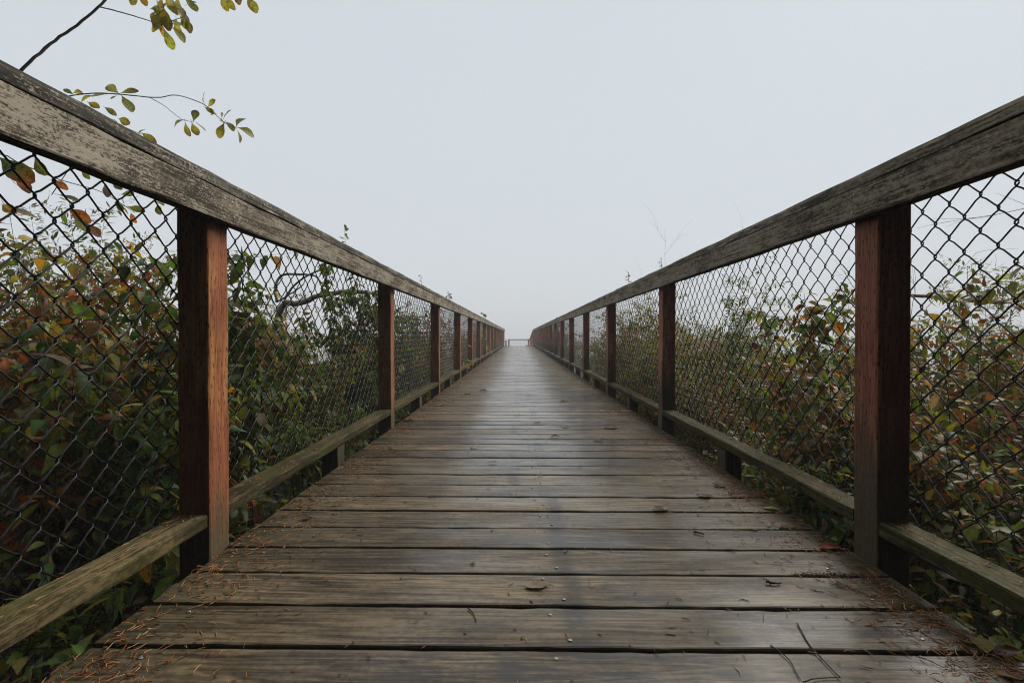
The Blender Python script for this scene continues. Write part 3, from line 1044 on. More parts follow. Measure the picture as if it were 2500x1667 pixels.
def shrub(name, label, cat, group, x, y, height, spread, stems, spec, pal, dens=1.0, spikes=0, twigs=6, big=0, seed=1):
    g = np.random.default_rng(seed)
    s = -1 if x < 0 else 1
    z0 = ground_z(x, y) - 0.02
    root = empty(name, (x, y, z0))
    tag(root, label, cat, group)
    SM, kind, LP, LD, LU, size, cols, tips = grow(g, (x, y, z0), height, spread, stems, spec, pal, s, dens, spikes, twigs)
    off = np.array([x, y, z0])
    me = SM.mesh('stem', M['stem'])
    mv = np.empty(len(me.vertices) * 3, np.float32); me.vertices.foreach_get('co', mv)
    me.vertices.foreach_set('co', (mv.reshape(-1, 3) - off).astype(np.float32).ravel())
    o = link('stems', me, root); tag(o, kind='stuff')
    keep = np.ones(len(LP), bool)
    if big:
        # the leaves that show largest become objects of their own
        dist = LP[:, 1].copy()
        show = (LP[:, 1] > 0.7) & (np.abs(LP[:, 0]) / np.maximum(LP[:, 1], 0.1) < 1.16) & (LP[:, 2] > -0.25)
        score = np.where(show, size / np.maximum(LP[:, 1], 0.3), -1)
        order = np.argsort(-score)[:big]
        for i in order:
            if score[i] < 0: continue
            keep[i] = False
            me1 = single_leaf(kind, int(g.integers(0, 5)), int(g.integers(0, 7)), pal)
            place_leaf(root, me1, LP[i], LD[i], LU[i], size[i])
    mb = MB()
    add_leaves(mb, kind, LP[keep], LD[keep], LU[keep], size[keep], cols[keep], tips[keep], g)
    me = mb.mesh('foliage', M['leaf'])
    mv = np.empty(len(me.vertices) * 3, np.float32); me.vertices.foreach_get('co', mv)
    me.vertices.foreach_set('co', (mv.reshape(-1, 3) - off).astype(np.float32).ravel())
    o = link('foliage', me, root); tag(o, kind='stuff')
    return root

GL, GR = 'shrubs along the left railing', 'shrubs along the right railing'
SHRUBS = [
 # left of the nearest left post
 ('autumn_shrub', 'rust and yellow leaved shrub close behind the mesh at the left picture edge', -1.62, 1.72, 1.46, 0.55, 10, 'broad', 'rust', 1.2, 0, 6, 60),
 ('broadleaf_shrub', 'green broad-leaved shrub pressed to the mesh just left of the nearest left post', -1.30, 1.62, 1.40, 0.40, 8, 'broad', 'green', 1.0, 0, 5, 50),
 ('spirea_shrub', 'tall feathery olive shrub with brown seed heads against the sky, far left', -3.25, 3.35, 2.2, 0.75, 17, 'spirea', 'olive', 1.15, 0.6, 10, 0),
 ('spirea_shrub', 'lower olive shrub with brown seed heads left of the nearest left post', -3.10, 4.05, 1.72, 0.70, 14, 'spirea', 'olive', 1.0, 0.6, 9, 0),
 ('autumn_shrub', 'orange-brown shrub behind the rust shrub at the left picture edge', -2.45, 2.35, 1.55, 0.65, 11, 'leafy', 'rust', 1.2, 0.2, 7, 20),
 ('low_plant', 'low green plant at the foot of the mesh at the lower left corner', -1.22, 1.05, 0.85, 0.35, 8, 'leafy', 'green', 0.9, 0, 4, 40),
 ('low_plant', 'low green plant under the mesh beside the foot of the nearest left post', -1.20, 1.48, 0.80, 0.30, 7, 'leafy', 'green', 0.9, 0, 4, 30),
 ('autumn_shrub', 'olive and yellow shrub filling the mesh left of the nearest left post', -2.10, 2.70, 1.60, 0.6, 10, 'leafy', 'olive', 1.2, 0.1, 7, 15),
 ('autumn_shrub', 'tall loose shrub of rust and green leaves rising towards the handrail, far left', -2.15, 2.12, 1.86, 0.60, 9, 'broad', 'autumn', 0.75, 0, 6, 30),
 ('broadleaf_shrub', 'dense green and rust shrub in the middle of the mesh at the left picture edge', -1.80, 2.05, 1.50, 0.5, 10, 'leafy', 'rust', 1.1, 0, 6, 30),
 # between the first and second left posts
 ('broadleaf_shrub', 'large-leaved green shrub just right of the nearest left post', -1.34, 2.20, 1.52, 0.42, 10, 'broad', 'green', 1.15, 0, 6, 60),
 ('vine_mound', 'green vine mound climbing to the handrail before the second left post', -1.50, 4.25, 1.92, 0.40, 12, 'vine', 'green', 1.1, 0.15, 6, 15),
 ('bramble_shrub', 'fine golden-brown shrub far behind the mesh right of the nearest left post', -3.0, 5.1, 1.72, 0.8, 14, 'fine', 'autumn', 1.1, 0.2, 8, 0),
 ('leafy_shrub', 'mixed green shrub in the middle between the first two left posts', -1.52, 3.15, 1.36, 0.5, 11, 'leafy', 'mixed', 1.25, 0, 7, 20),
 ('bramble_shrub', 'rusty small-leaved shrub left of the second left post', -1.55, 4.85, 1.50, 0.45, 12, 'fine', 'rust', 1.3, 0.1, 8, 0),
 ('low_plant', 'low green plant behind the lower rail between the first two left posts', -1.20, 2.75, 0.95, 0.32, 8, 'leafy', 'green', 1.1, 0, 5, 20),
 ('leafy_shrub', 'tangled olive-green shrub low behind the mesh right of the nearest left post', -1.85, 2.95, 1.35, 0.55, 10, 'leafy', 'mixed', 1.2, 0, 6, 10),
 # further left bays
 ('bramble_shrub', 'orange and yellow shrub reaching the handrail between the second and third left posts', -1.50, 6.1, 1.78, 0.5, 13, 'fine', 'rust', 1.3, 0.1, 8, 0),
 ('leafy_shrub', 'green shrub right of the second left post', -1.42, 5.35, 1.60, 0.42, 11, 'leafy', 'green', 1.2, 0, 7, 0),
 ('bramble_shrub', 'rust-brown shrub between the third and fourth left posts', -1.45, 7.6, 1.72, 0.5, 13, 'fine', 'rust', 1.2, 0, 8, 0),
 ('leafy_shrub', 'yellow-green shrub left of the fourth left post', -1.5, 8.5, 1.68, 0.5, 12, 'leafy', 'olive', 1.1, 0, 7, 0),
 # right of the nearest right post
 ('autumn_shrub', 'brown and rust shrub close behind the mesh at the right picture edge', 1.85, 1.85, 1.35, 0.55, 11, 'leafy', 'brown', 1.25, 0, 7, 40),
 ('leafy_shrub', 'green and orange shrub top just right of the nearest right post', 2.55, 2.65, 1.62, 0.65, 12, 'leafy', 'autumn', 1.25, 0.1, 7, 25),
 ('low_plant', 'low green plant under the lower rail at the lower right corner', 1.32, 1.25, 0.78, 0.34, 9, 'leafy', 'olive', 1.0, 0, 4, 40),
 ('spirea_shrub', 'olive shrub with brown seed heads far behind the mesh, far right', 3.65, 3.45, 1.75, 0.7, 11, 'spirea', 'olive', 0.9, 0.5, 7, 0),
 # between the first and second right posts
 ('leafy_shrub', 'green broad-leaved shrub top just left of the nearest right post', 1.85, 2.85, 1.55, 0.50, 11, 'broad', 'mixed', 1.15, 0, 6, 40),
 ('autumn_shrub', 'brown leafy shrub low behind the mesh just left of the nearest right post', 1.50, 2.05, 1.18, 0.42, 10, 'leafy', 'brown', 1.25, 0, 7, 30),
 ('spirea_shrub', 'dark pointed shrub with seed heads standing tallest between the first two right posts', 2.30, 4.7, 1.86, 0.5, 12, 'spirea', 'green', 1.0, 0.4, 8, 0),
 ('bramble_shrub', 'rusty small-leaved shrub midway between the first two right posts', 1.52, 3.55, 1.28, 0.5, 13, 'fine', 'brown', 1.3, 0, 8, 0),
 ('leafy_shrub', 'pale green shrub right beside the second right post', 1.55, 4.35, 1.50, 0.45, 11, 'leafy', 'olive', 1.2, 0.1, 7, 0),
 ('low_plant', 'small bright green plant at the deck edge beside the nearest right post', 1.14, 1.72, 0.86, 0.16, 8, 'leafy', 'green', 1.1, 0, 4, 40),
 ('low_plant', 'low dark green plant in the gap between deck and lower rail, right side', 1.16, 2.45, 0.80, 0.2, 7, 'leafy', 'green', 1.1, 0, 4, 20),
 # further right bays
 ('bramble_shrub', 'golden brown shrub reaching the handrail between the second and third right posts', 1.50, 5.3, 1.72, 0.5, 13, 'fine', 'mixed', 1.2, 0, 8, 0),
 ('bramble_shrub', 'rust-flecked shrub left of the third right post', 1.62, 6.3, 1.72, 0.5, 12, 'fine', 'autumn', 1.2, 0.1, 8, 0),
 ('leafy_shrub', 'green and white-flecked shrub between the third and fourth right posts', 1.60, 7.6, 1.62, 0.5, 12, 'leafy', 'mixed', 1.1, 0, 7, 0),
]
for i, (nm, lab, x, y, h, sp, st_, spec, pal, dens, spk, tw, big) in enumerate(SHRUBS):
    shrub(nm, lab, 'plant' if nm == 'low_plant' else ('vine' if nm == 'vine_mound' else 'shrub'), GL if x < 0 else GR, x, y, h, sp, st_, spec, pal, dens, spk, tw, big, seed=40 + i)

# the rest of the thicket reads as one mass on each side
def thicket(s, seed):
    g = np.random.default_rng(seed)
    S, L = MB(), MB()
    spots = []
    y = 9.3
    while y < 27:
        spots.append((s * g.uniform(1.35, 1.9), y, g.uniform(1.25, 1.7), g.choice(['fine', 'leafy']), g.choice(['mixed', 'autumn', 'rust', 'green']), 0.8))
        y += g.uniform(0.8, 1.5)
    for k in range(34 if s < 0 else 52):
        y = g.uniform(2.6, 16 if s < 0 else 13)
        x = g.uniform(2.4, 4.8)
        spots.append((s * x, y, g.uniform(1.15, 1.5), g.choice(['fine', 'leafy', 'leafy', 'spirea']), g.choice(['mixed', 'autumn', 'olive', 'brown'] if s < 0 else ['mixed', 'brown', 'green', 'brown']), 0.85))
    for k in range(44):      # understory close behind the fence
        y = g.uniform(1.3, 9)
        x = g.uniform(1.25, 2.3) + (0.1 if s > 0 else 0)
        spots.append((s * x, y, g.uniform(0.6, 1.05), g.choice(['fine', 'leafy']), g.choice(['mixed', 'brown', 'green', 'autumn']), 1.0))
    for (x, y, h, spec, pal, dens) in spots:
        SM, kind, LP, LD, LU, size, cols, tips = grow(g, (x, y, ground_z(x, y) - 0.02), h, 0.55, 9, spec, pal, s, dens, 0.1, 6)
        for v, t, c in zip(SM.v, SM.t, SM.c):
            pass
        if SM.v:
            vv = np.concatenate(SM.v); t2 = np.concatenate(SM.t); cc = np.concatenate(SM.c)
            S.add(vv, t2, cc)
        add_leaves(L, kind, LP, LD, LU, size, cols, tips, g)
    root = empty('thicket', (s * 2.0, 10, GZ))
    tag(root, ('left' if s < 0 else 'right') + '-hand tangle of autumn undergrowth filling in behind the railing mesh', 'undergrowth', None, 'stuff')
    for nm, m_, mt in (('stems', S, 'stem'), ('foliage', L, 'leaf')):
        o = m_.build(nm, M[mt], root); o.location = -Vector(root.location); tag(o, kind='stuff')
thicket(-1, 5)
thicket(1, 6)

# leaf litter on the bank
g = np.random.default_rng(77)
mb = MB()
n = 9000
lx = g.uniform(0.6, 4.5, n) * np.where(g.random(n) < 0.5, -1, 1)
ly = 0.2 + 9 * g.random(n) ** 1.3
lz = np.array([ground_z(a, b) for a, b in zip(lx, ly)]) + g.uniform(0.0, 0.05, n)
cols, tips = pick_cols('litter', n, g)
d = g.normal(0, 1, (n, 3)); d[:, 2] *= 0.3
add_leaves(mb, 'dry', np.stack([lx, ly, lz], 1), d, np.array([0, 0, 1.0]) + g.normal(0, 0.5, (n, 3)), g.uniform(0.035, 0.08, n), cols, tips, g)
o = mb.build('leaf_litter', M['dryleaf'])
tag(o, 'brown leaf litter covering the bank below the shrubs', 'leaf litter', None, 'stuff')

# ------------------------------------------------------------------ branches, sprigs and twigs against the sky
def curve_pts(ctrl, n=14):
    c = np.array([tuple(p) for p in ctrl], float)
    if len(c) < 3:
        t = np.linspace(0, 1, n)[:, None]
        return c[0] * (1 - t) + c[-1] * t
    out = []
    ext = np.concatenate([[2 * c[0] - c[1]], c, [2 * c[-1] - c[-2]]])
    per = max(4, n // (len(c) - 1))
    for i in range(len(c) - 1):
        p0, p1, p2, p3 = ext[i:i + 4]
        for t in np.linspace(0, 1, per, endpoint=False):
            out.append(0.5 * ((2 * p1) + (-p0 + p2) * t + (2 * p0 - 5 * p1 + 4 * p2 - p3) * t * t + (-p0 + 3 * p1 - 3 * p2 + p3) * t ** 3))
    out.append(c[-1])
    return np.array(out)

def branch_thing(name, label, cat, group, base, parts, leaves, pal='olive', kind='obo', mat='bark', seed=1, stemcol=(0.06, 0.046, 0.034)):
    """parts: list of (control points, r0, r1); leaves: (pos, dir, size)"""
    g = np.random.default_rng(seed)
    root = empty(name, base)
    tag(root, label, cat, group)
    for i, (ctrl, r0, r1) in enumerate(parts):
        p = curve_pts(ctrl)
        p[1:-1] += g.normal(0, r0 * 0.16, (len(p) - 2, 3))
        v, t = tube(p - np.array(base), np.linspace(r0, r1, len(p)) * (1 + np.abs(g.normal(0, 0.09, len(p)))), 6, True)
        mb = MB(); mb.add(v, t, np.array(stemcol))
        mb.build('branch' if i == 0 else 'twig', M[mat], root)
    for (pos, d, sz) in leaves:
        if pal == 'sky': sz = sz * 1.05
        me = single_leaf(kind, int(g.integers(0, 5)), int(g.integers(0, 7)), pal)
        up = np.array([g.normal(0, 0.5), -0.8 + g.normal(0, 0.5), 0.6 + g.normal(0, 0.4)])
        place_leaf(root, me, pos, d, up, sz)
    return root

def dirpx(dx, dy, depth=0.0):
    v = np.array([dx, depth, -dy], float)
    return v / np.linalg.norm(v)

# overhanging branch, top left (photograph coordinates, about 1.7 to 1.9 m down the walkway)
def U(x, y, d): return np.array(unproject(x, y, d))
br = [U(10, 220, 1.60), U(60, 165, 1.62), U(110, 118, 1.66), U(160, 82, 1.70), U(215, 40, 1.74), U(262, -5, 1.78), U(330, -90, 1.85), U(430, -230, 1.95)]
tw1 = [U(245, 18, 1.76), U(300, 32, 1.74), U(350, 47, 1.72), U(395, 62, 1.70)]
tw2 = [U(395, 62, 1.70), U(425, 50, 1.70), U(450, 42, 1.69)]
tw3 = [U(330, -90, 1.85), U(380, -40, 1.78), U(400, 20, 1.74), U(410, 50, 1.72)]
tw4 = [U(430, -230, 1.95), U(520, -90, 1.9), U(560, -20, 1.86), U(600, -12, 1.85)]
base_b = U(-230, 480, 1.45) + np.array([-0.1, 0.0, 0]); base_b[2] = GZ
trunk = [base_b, base_b + np.array([0.02, 0.03, 0.6]), U(-210, 470, 1.46), U(-90, 325, 1.54), None]
lv = []
for (x, y, dx, dy, sz, d) in [
    (398, 66, -40, 4, 0.052, 1.70), (400, 70, 10, 40, 0.066, 1.69), (418, 66, 45, 30, 0.055, 1.68), (395, 30, -25, -15, 0.050, 1.72),
    (385, 28, -20, 18, 0.046, 1.73), (400, 20, 5, 30, 0.060, 1.71), (420, 18, 25, 12, 0.058, 1.70), (440, 40, 20, 30, 0.056, 1.69),
    (430, 45, -5, 28, 0.050, 1.70), (405, 40, 15, 25, 0.055, 1.72), (378, -5, 15, 30, 0.058, 1.73), (452, 45, 15, 25, 0.046, 1.69),
    (410, -10, 20, 25, 0.052, 1.73), (425, 5, 30, 30, 0.060, 1.69), (455, -3, 35, 38, 0.062, 1.70), (330, -25, -12, 36, 0.058, 1.80),
    (338, -20, 15, 32, 0.050, 1.80), (400, 45, -12, 20, 0.046, 1.71), (435, -5, -2, 24, 0.052, 1.74),
    (540, -12, 5, 26, 0.052, 1.86), (552, -3, 22, 26, 0.048, 1.86), (585, -18, 4, 30, 0.055, 1.86), (603, -10, 22, 38, 0.062, 1.85), (388, 45, 0, -22, 0.04, 1.72), (415, 60, 30, 5, 0.05, 1.70)]:
    lv.append((U(x, y, d), dirpx(dx, dy, rng.normal(0, 12)), sz))
for k in range(16):
    lv.append((U(rng.uniform(385, 458), rng.uniform(-12, 62), rng.uniform(1.66, 1.76)), dirpx(rng.normal(4, 22), rng.normal(12, 18), rng.normal(0, 16)), rng.uniform(0.036, 0.056)))
branch_thing('overhanging_branch', 'bare grey branch with yellow-green leaf clusters crossing the top left sky', 'branch', None, tuple(base_b),
             [(trunk[:-1] + br, 0.0062, 0.0036), (tw1, 0.0022, 0.0013), (tw2, 0.0016, 0.001), (tw3, 0.002, 0.0012), (tw4, 0.002, 0.001)], lv, 'sky', 'obo', 'bark', 3)

# leafy twig reaching out above the left handrail
b2 = U(150, 260, 2.05)
tA = [b2 + np.array([-0.75, 0.05, -1.6]), b2 + np.array([-0.55, 0, -0.4]), U(60, 262, 2.05), U(130, 243, 2.05), U(175, 234, 2.05), U(230, 228, 2.04), U(300, 231, 2.02), U(380, 239, 2.0), U(432, 233, 1.99), U(495, 254, 1.98), U(520, 275, 1.97), U(548, 300, 1.96), U(575, 313, 1.96)]
tB = [U(365, 238, 2.0), U(400, 258, 2.0), U(425, 278, 2.0), U(445, 293, 2.0)]
lv = []
for (x, y, dx, dy, sz, d) in [
    (290, 229, -45, -32, 0.085, 2.02), (295, 228, 33, -16, 0.066, 2.02), (297, 234, 30, 34, 0.074, 2.02), (285, 234, -4, 8, 0.03, 2.02),
    (262, 230, -36, 6, 0.066, 2.03), (230, 233, -36, 12, 0.066, 2.04), (215, 250, 42, 20, 0.060, 2.05), (180, 232, -22, -14, 0.045, 2.06), (178, 228, 26, -4, 0.05, 2.06), (255, 262, 30, 16, 0.045, 2.05),
    (500, 256, -6, -22, 0.052, 1.98), (508, 262, 30, -14, 0.05, 1.97), (500, 262, 15, 8, 0.04, 1.97), (528, 278, -26, -8, 0.046, 1.97), (545, 298, -24, -26, 0.060, 1.96), (545, 292, 6, -24, 0.055, 1.96), (548, 300, -12, 34, 0.068, 1.96), (552, 298, 20, 10, 0.05, 1.96), (545, 300, 12, -6, 0.05, 1.95),
    (577, 310, 8, -36, 0.062, 1.96), (580, 312, 34, 4, 0.064, 1.96), (578, 316, 6, 26, 0.052, 1.96),
    (449, 293, -28, 12, 0.052, 2.0), (452, 298, 4, 34, 0.058, 2.0), (470, 296, 36, 18, 0.062, 2.0), (472, 297, 4, -32, 0.060, 2.0), (468, 300, 10, 28, 0.05, 2.0),
    (338, 330, 6, -28, 0.04, 2.1), (345, 325, 36, 20, 0.06, 2.1), (290, 290, 36, 20, 0.06, 2.1)]:
    lv.append((U(x, y, d), dirpx(dx, dy, rng.normal(0, 10)), sz))
tC = [U(445, 293, 2.0), U(470, 298, 2.0)]
tD = [b2 + np.array([-0.05, 0, -0.4]), U(250, 300, 2.1), U(300, 310, 2.1), U(345, 328, 2.1)]
branch_thing('leafy_twig', 'thin leafy twig reaching out over the left handrail against the sky', 'twig', None, tuple(tA[0]),
             [(tA, 0.0032, 0.001), (tB, 0.0014, 0.0009), (tC, 0.001, 0.0008), (tD, 0.0016, 0.001)], lv, 'sky', 'obo', 'bark', 4)

# long leaves hanging in the near left mesh
b3 = U(40, 430, 1.9)
tA = [b3 + np.array([-0.3, 0.1, -1.5]), b3 + np.array([-0.2, 0, -0.3]), U(-20, 390, 1.75), U(60, 405, 1.8), U(150, 440, 1.85), U(250, 470, 1.9), U(330, 520, 1.95)]
lv = []
for (x, y, dx, dy, sz, d) in [(0, 385, 60, 45, 0.115, 1.5), (85, 385, 32, 50, 0.085, 1.8), (35, 430, 38, 25, 0.07, 1.7), (30, 440, 35, 42, 0.07, 1.72), (125, 440, 32, 12, 0.055, 1.85), (140, 475, 45, 8, 0.075, 1.85), (120, 470, -5, 30, 0.05, 1.85), (150, 510, 8, 45, 0.06, 1.85), (165, 510, 45, 18, 0.085, 1.88), (180, 530, 45, 35, 0.095, 1.88), (255, 450, 12, 26, 0.055, 1.9), (275, 450, 26, 12, 0.05, 1.92), (295, 475, 32, -6, 0.05, 1.92), (285, 490, 15, 28, 0.05, 1.92), (310, 505, 45, 8, 0.062, 1.93), (320, 520, 15, 26, 0.05, 1.95), (0, 480, 6, 48, 0.08, 1.6), (5, 500, 26, 12, 0.06, 1.65), (385, 500, 8, 16, 0.05, 2.0), (375, 490, 30, 6, 0.05, 2.0), (200, 420, 22, 14, 0.04, 1.95), (210, 545, 30, 26, 0.07, 1.9)]:
    lv.append((U(x, y, d), dirpx(dx, dy, rng.normal(0, 14)), sz))
branch_thing('hanging_leaf_spray', 'red-brown and olive leaves hanging behind the mesh under the left handrail', 'branch', None, tuple(tA[0]),
             [(tA, 0.003, 0.001)], lv, 'autumn', 'obo', 'bark', 5)

# sprigs showing over the handrails
def sprig(name, label, sx, sy, d, n, size, pal, hgt=40, seed=1, kind='small', extra=1.3):
    g = np.random.default_rng(seed)
    tip = U(sx, sy - hgt, d); mid = U(sx + 3, sy, d)
    gz = ground_z(mid[0], mid[1])
    base = np.array([mid[0] + 0.02, mid[1] + 0.05, gz])
    lv = []
    for k in range(n):
        f = k / max(1, n - 1)
        p = mid * (1 - f) + tip * f
        lv.append((p, dirpx(g.choice((-1, 1)) * g.uniform(0.5, 1), g.uniform(-0.6, 0.8), g.normal(0, 0.5)), size * g.uniform(0.7, 1.2)))
    return branch_thing(name, label, 'sprig', None, tuple(base), [([base, base * 0.5 + mid * 0.5 + np.array([0.01, 0, 0]), mid, tip], 0.0028, 0.0007)], lv, pal, kind, 'bark', seed)
sprig('leaf_sprig', 'small green sprig poking above the left handrail before the second post', 840, 590, 4.3, 9, 0.055, 'green', 42, 11, 'obo')
sprig('leaf_sprig', 'tiny seed-headed sprig over the left handrail beyond the second post', 1026, 690, 6.0, 5, 0.03, 'brown', 18, 12)
sprig('leaf_sprig', 'yellow-green sprig over the left handrail near the third post', 1092, 724, 6.4, 7, 0.06, 'olive', 8, 13, 'obo')
sprig('leaf_sprig', 'last small green sprig over the far left handrail', 1178, 775, 13.0, 9, 0.10, 'green', 10, 14, 'obo')
sprig('leaf_sprig', 'dark seed-headed sprig rising over the right handrail left of the bare twigs', 1532, 688, 4.6, 9, 0.035, 'brown', 24, 15)
sprig('leaf_sprig', 'single pale seed spike over the right handrail', 1612, 652, 3.9, 8, 0.022, 'brown', 14, 16)
sprig('climbing_sprig', 'bright green sprig climbing on a far left post', 1182, 850, 11.6, 10, 0.10, 'green', 40, 17, 'obo')

# sprig of green leaves lying over the left lower rail, and the two coloured tufts further on
for (nm, lab, sx, sy, d, pal, n, sz, sd_) in (
    ('trailing_sprig', 'pale green leafy sprig trailing over the left lower rail before the second post', 865, 1010, 2.95, 'green', 22, 0.075, 31),
    ('red_leaf_sprig', 'small red-leaved sprig on the left lower rail beyond the fourth post', 1136, 880, 7.9, 'rust', 10, 0.10, 32),
    ('yellow_leaf_sprig', 'small yellow-green tuft at the far left deck edge', 1196, 868, 13.0, 'olive', 10, 0.10, 33)):
    g = np.random.default_rng(sd_)
    c = U(sx, sy, d)
    base = np.array([c[0] - 0.14, c[1] + 0.02, GZ])
    lv = [(c + g.normal(0, 1, 3) * np.array([0.05, 0.10, 0.05]) * (d / 5 + 0.4), g.normal(0, 1, 3) * np.array([1, 1, 0.5]) + np.array([0.3, -0.3, -0.5]), sz * g.uniform(0.6, 1.1)) for k in range(n)]
    branch_thing(nm, lab, 'sprig', None, tuple(base), [([base, c * 0.5 + base * 0.5 + np.array([-0.03, 0, 0.05]), c + np.array([-0.02, 0, 0.08]), c], 0.003, 0.001)], lv, pal, 'broad', 'bark', sd_)

# bare twiggy bush on the right
def bare_bush(name, label, x, y, h, n, spread, seed, mat='bark', r=0.003, lean=(0, 0)):
    g = np.random.default_rng(seed)
    z0 = ground_z(x, y)
    root = empty(name, (x, y, z0)); tag(root, label, 'bush')
    mb = MB()
    def rec(p, d, L, r_, lev):
        m = 6
        pts = [p]
        dd = d
        for i in range(m):
            dd = dd + g.normal(0, 0.09, 3); dd /= np.linalg.norm(dd)
            pts.append(pts[-1] + dd * L / m)
        v, t = tube(pts, np.linspace(r_, r_ * 0.45, m + 1), 3, False)
        mb.add(v, t, np.array([0.10, 0.075, 0.06]) * g.uniform(0.7, 1.4))
        if lev > 0:
            for k in range(g.integers(3, 6)):
                f = g.integers(1, m + 1)
                nd = dd + g.normal(0, 0.55, 3); nd /= np.linalg.norm(nd)
                rec(pts[f], nd, L * g.uniform(0.35, 0.62), r_ * 0.62, lev - 1)
    for q in range(n):
        a = g.uniform(0, 2 * np.pi)
        d = np.array([math.cos(a) * spread + lean[0], math.sin(a) * spread + lean[1], 1.0]); d /= np.linalg.norm(d)
        rec(np.array([g.normal(0, 0.08), g.normal(0, 0.08), 0]), d, h * g.uniform(0.55, 0.85), r, 3)
    o = mb.build('twigs', M[mat], root); tag(o, kind='stuff')
    return root
bare_bush('bare_bush', 'bare thin-twigged bush against the fog at the right picture edge', 3.6, 3.2, 2.1, 9, 0.6, 51, r=0.0062, lean=(-0.1, 0))
bare_bush('bare_bush', 'bare wispy bush left of the nearest right post', 3.0, 3.75, 1.75, 7, 0.6, 52, r=0.005)
bare_bush('bare_bush', 'sparse bare twigs rising above the right handrail', 1.55, 5.0, 2.1, 2, 0.22, 53, r=0.0032)
bare_bush('bare_bush', 'bare wispy twigs right of the nearest left post', -2.6, 3.9, 1.75, 3, 0.4, 54, r=0.0035)

# fallen dead branches
P0 = [U(690, 748, 5.2), U(730, 742, 5.15), U(780, 722, 5.1), U(850, 712, 5.0), U(900, 715, 4.9)]
P1 = [U(676, 738, 5.2), U(672, 700, 5.2), U(688, 672, 5.2), U(720, 670, 5.15), U(765, 672, 5.1), U(785, 690, 5.1), U(800, 705, 5.1)]
P2 = [U(695, 730, 5.2), U(720, 695, 5.15), U(760, 668, 5.1), U(800, 653, 5.1), U(830, 652, 5.0)]
P3 = [U(680, 735, 5.2), U(735, 700, 5.1), U(745, 678, 5.1)]
base = np.array([P0[0][0] - 0.25, P0[0][1] + 0.1, ground_z(P0[0][0], P0[0][1])])
branch_thing('dead_branch', 'pale fallen dead branch with curved limbs behind the left mesh', 'branch', None, tuple(base),
             [([base, base * 0.4 + P0[0] * 0.6 + np.array([-0.1, 0, 0])] + P0, 0.042, 0.022), (P1, 0.017, 0.008), (P2, 0.014, 0.004), (P3, 0.009, 0.004)], [], mat='palebark', seed=61)
P0 = [U(2190, 720, 4.2), U(2260, 723, 4.2), U(2310, 730, 4.1), U(2360, 734, 4.0), U(2440, 738, 3.9), U(2560, 760, 3.8)]
base = P0[-1] + np.array([0.3, 0.1, -1.4])
branch_thing('dead_branch', 'pale grey dead branch lying level behind the right mesh', 'branch', None, tuple(base),
             [(P0 + [base], 0.014, 0.022)], [], mat='palebark', seed=62)

# arching brambles through the undergrowth
g = np.random.default_rng(91)
root = empty('bramble_canes', (0, 3, GZ))
tag(root, 'thin brown bramble canes and dry grass stalks tangled through the undergrowth', 'canes', None, 'stuff')
mb = MB()
for q in range(420):
    s = -1 if g.random() < 0.5 else 1
    x = s * g.uniform(1.15, 3.2); y = g.uniform(0.9, 7)
    L = g.uniform(0.4, 1.3)
    a = g.uniform(0, 2 * np.pi)
    t = np.linspace(0, 1, 8)[:, None]
    z = ground_z(x, y) + g.uniform(0, 0.7)
    p = np.array([x, y, z]) + L * t * np.array([math.cos(a), math.sin(a), g.uniform(-0.1, 1.0)]) - np.array([0, 0, 1.0]) * (t ** 2) * g.uniform(0, 0.6) * L
    p = fence_clamp(p, s)
    v, tr = tube(p, np.linspace(0.0022, 0.0008, 8), 3, False)
    mb.add(v, tr, np.array([[0.10, 0.055, 0.03], [0.20, 0.13, 0.07], [0.055, 0.03, 0.02], [0.13, 0.12, 0.05]][g.integers(0, 4)]))
o = mb.build('canes', M['stem'], root); o.location = -Vector(root.location); tag(o, kind='stuff')

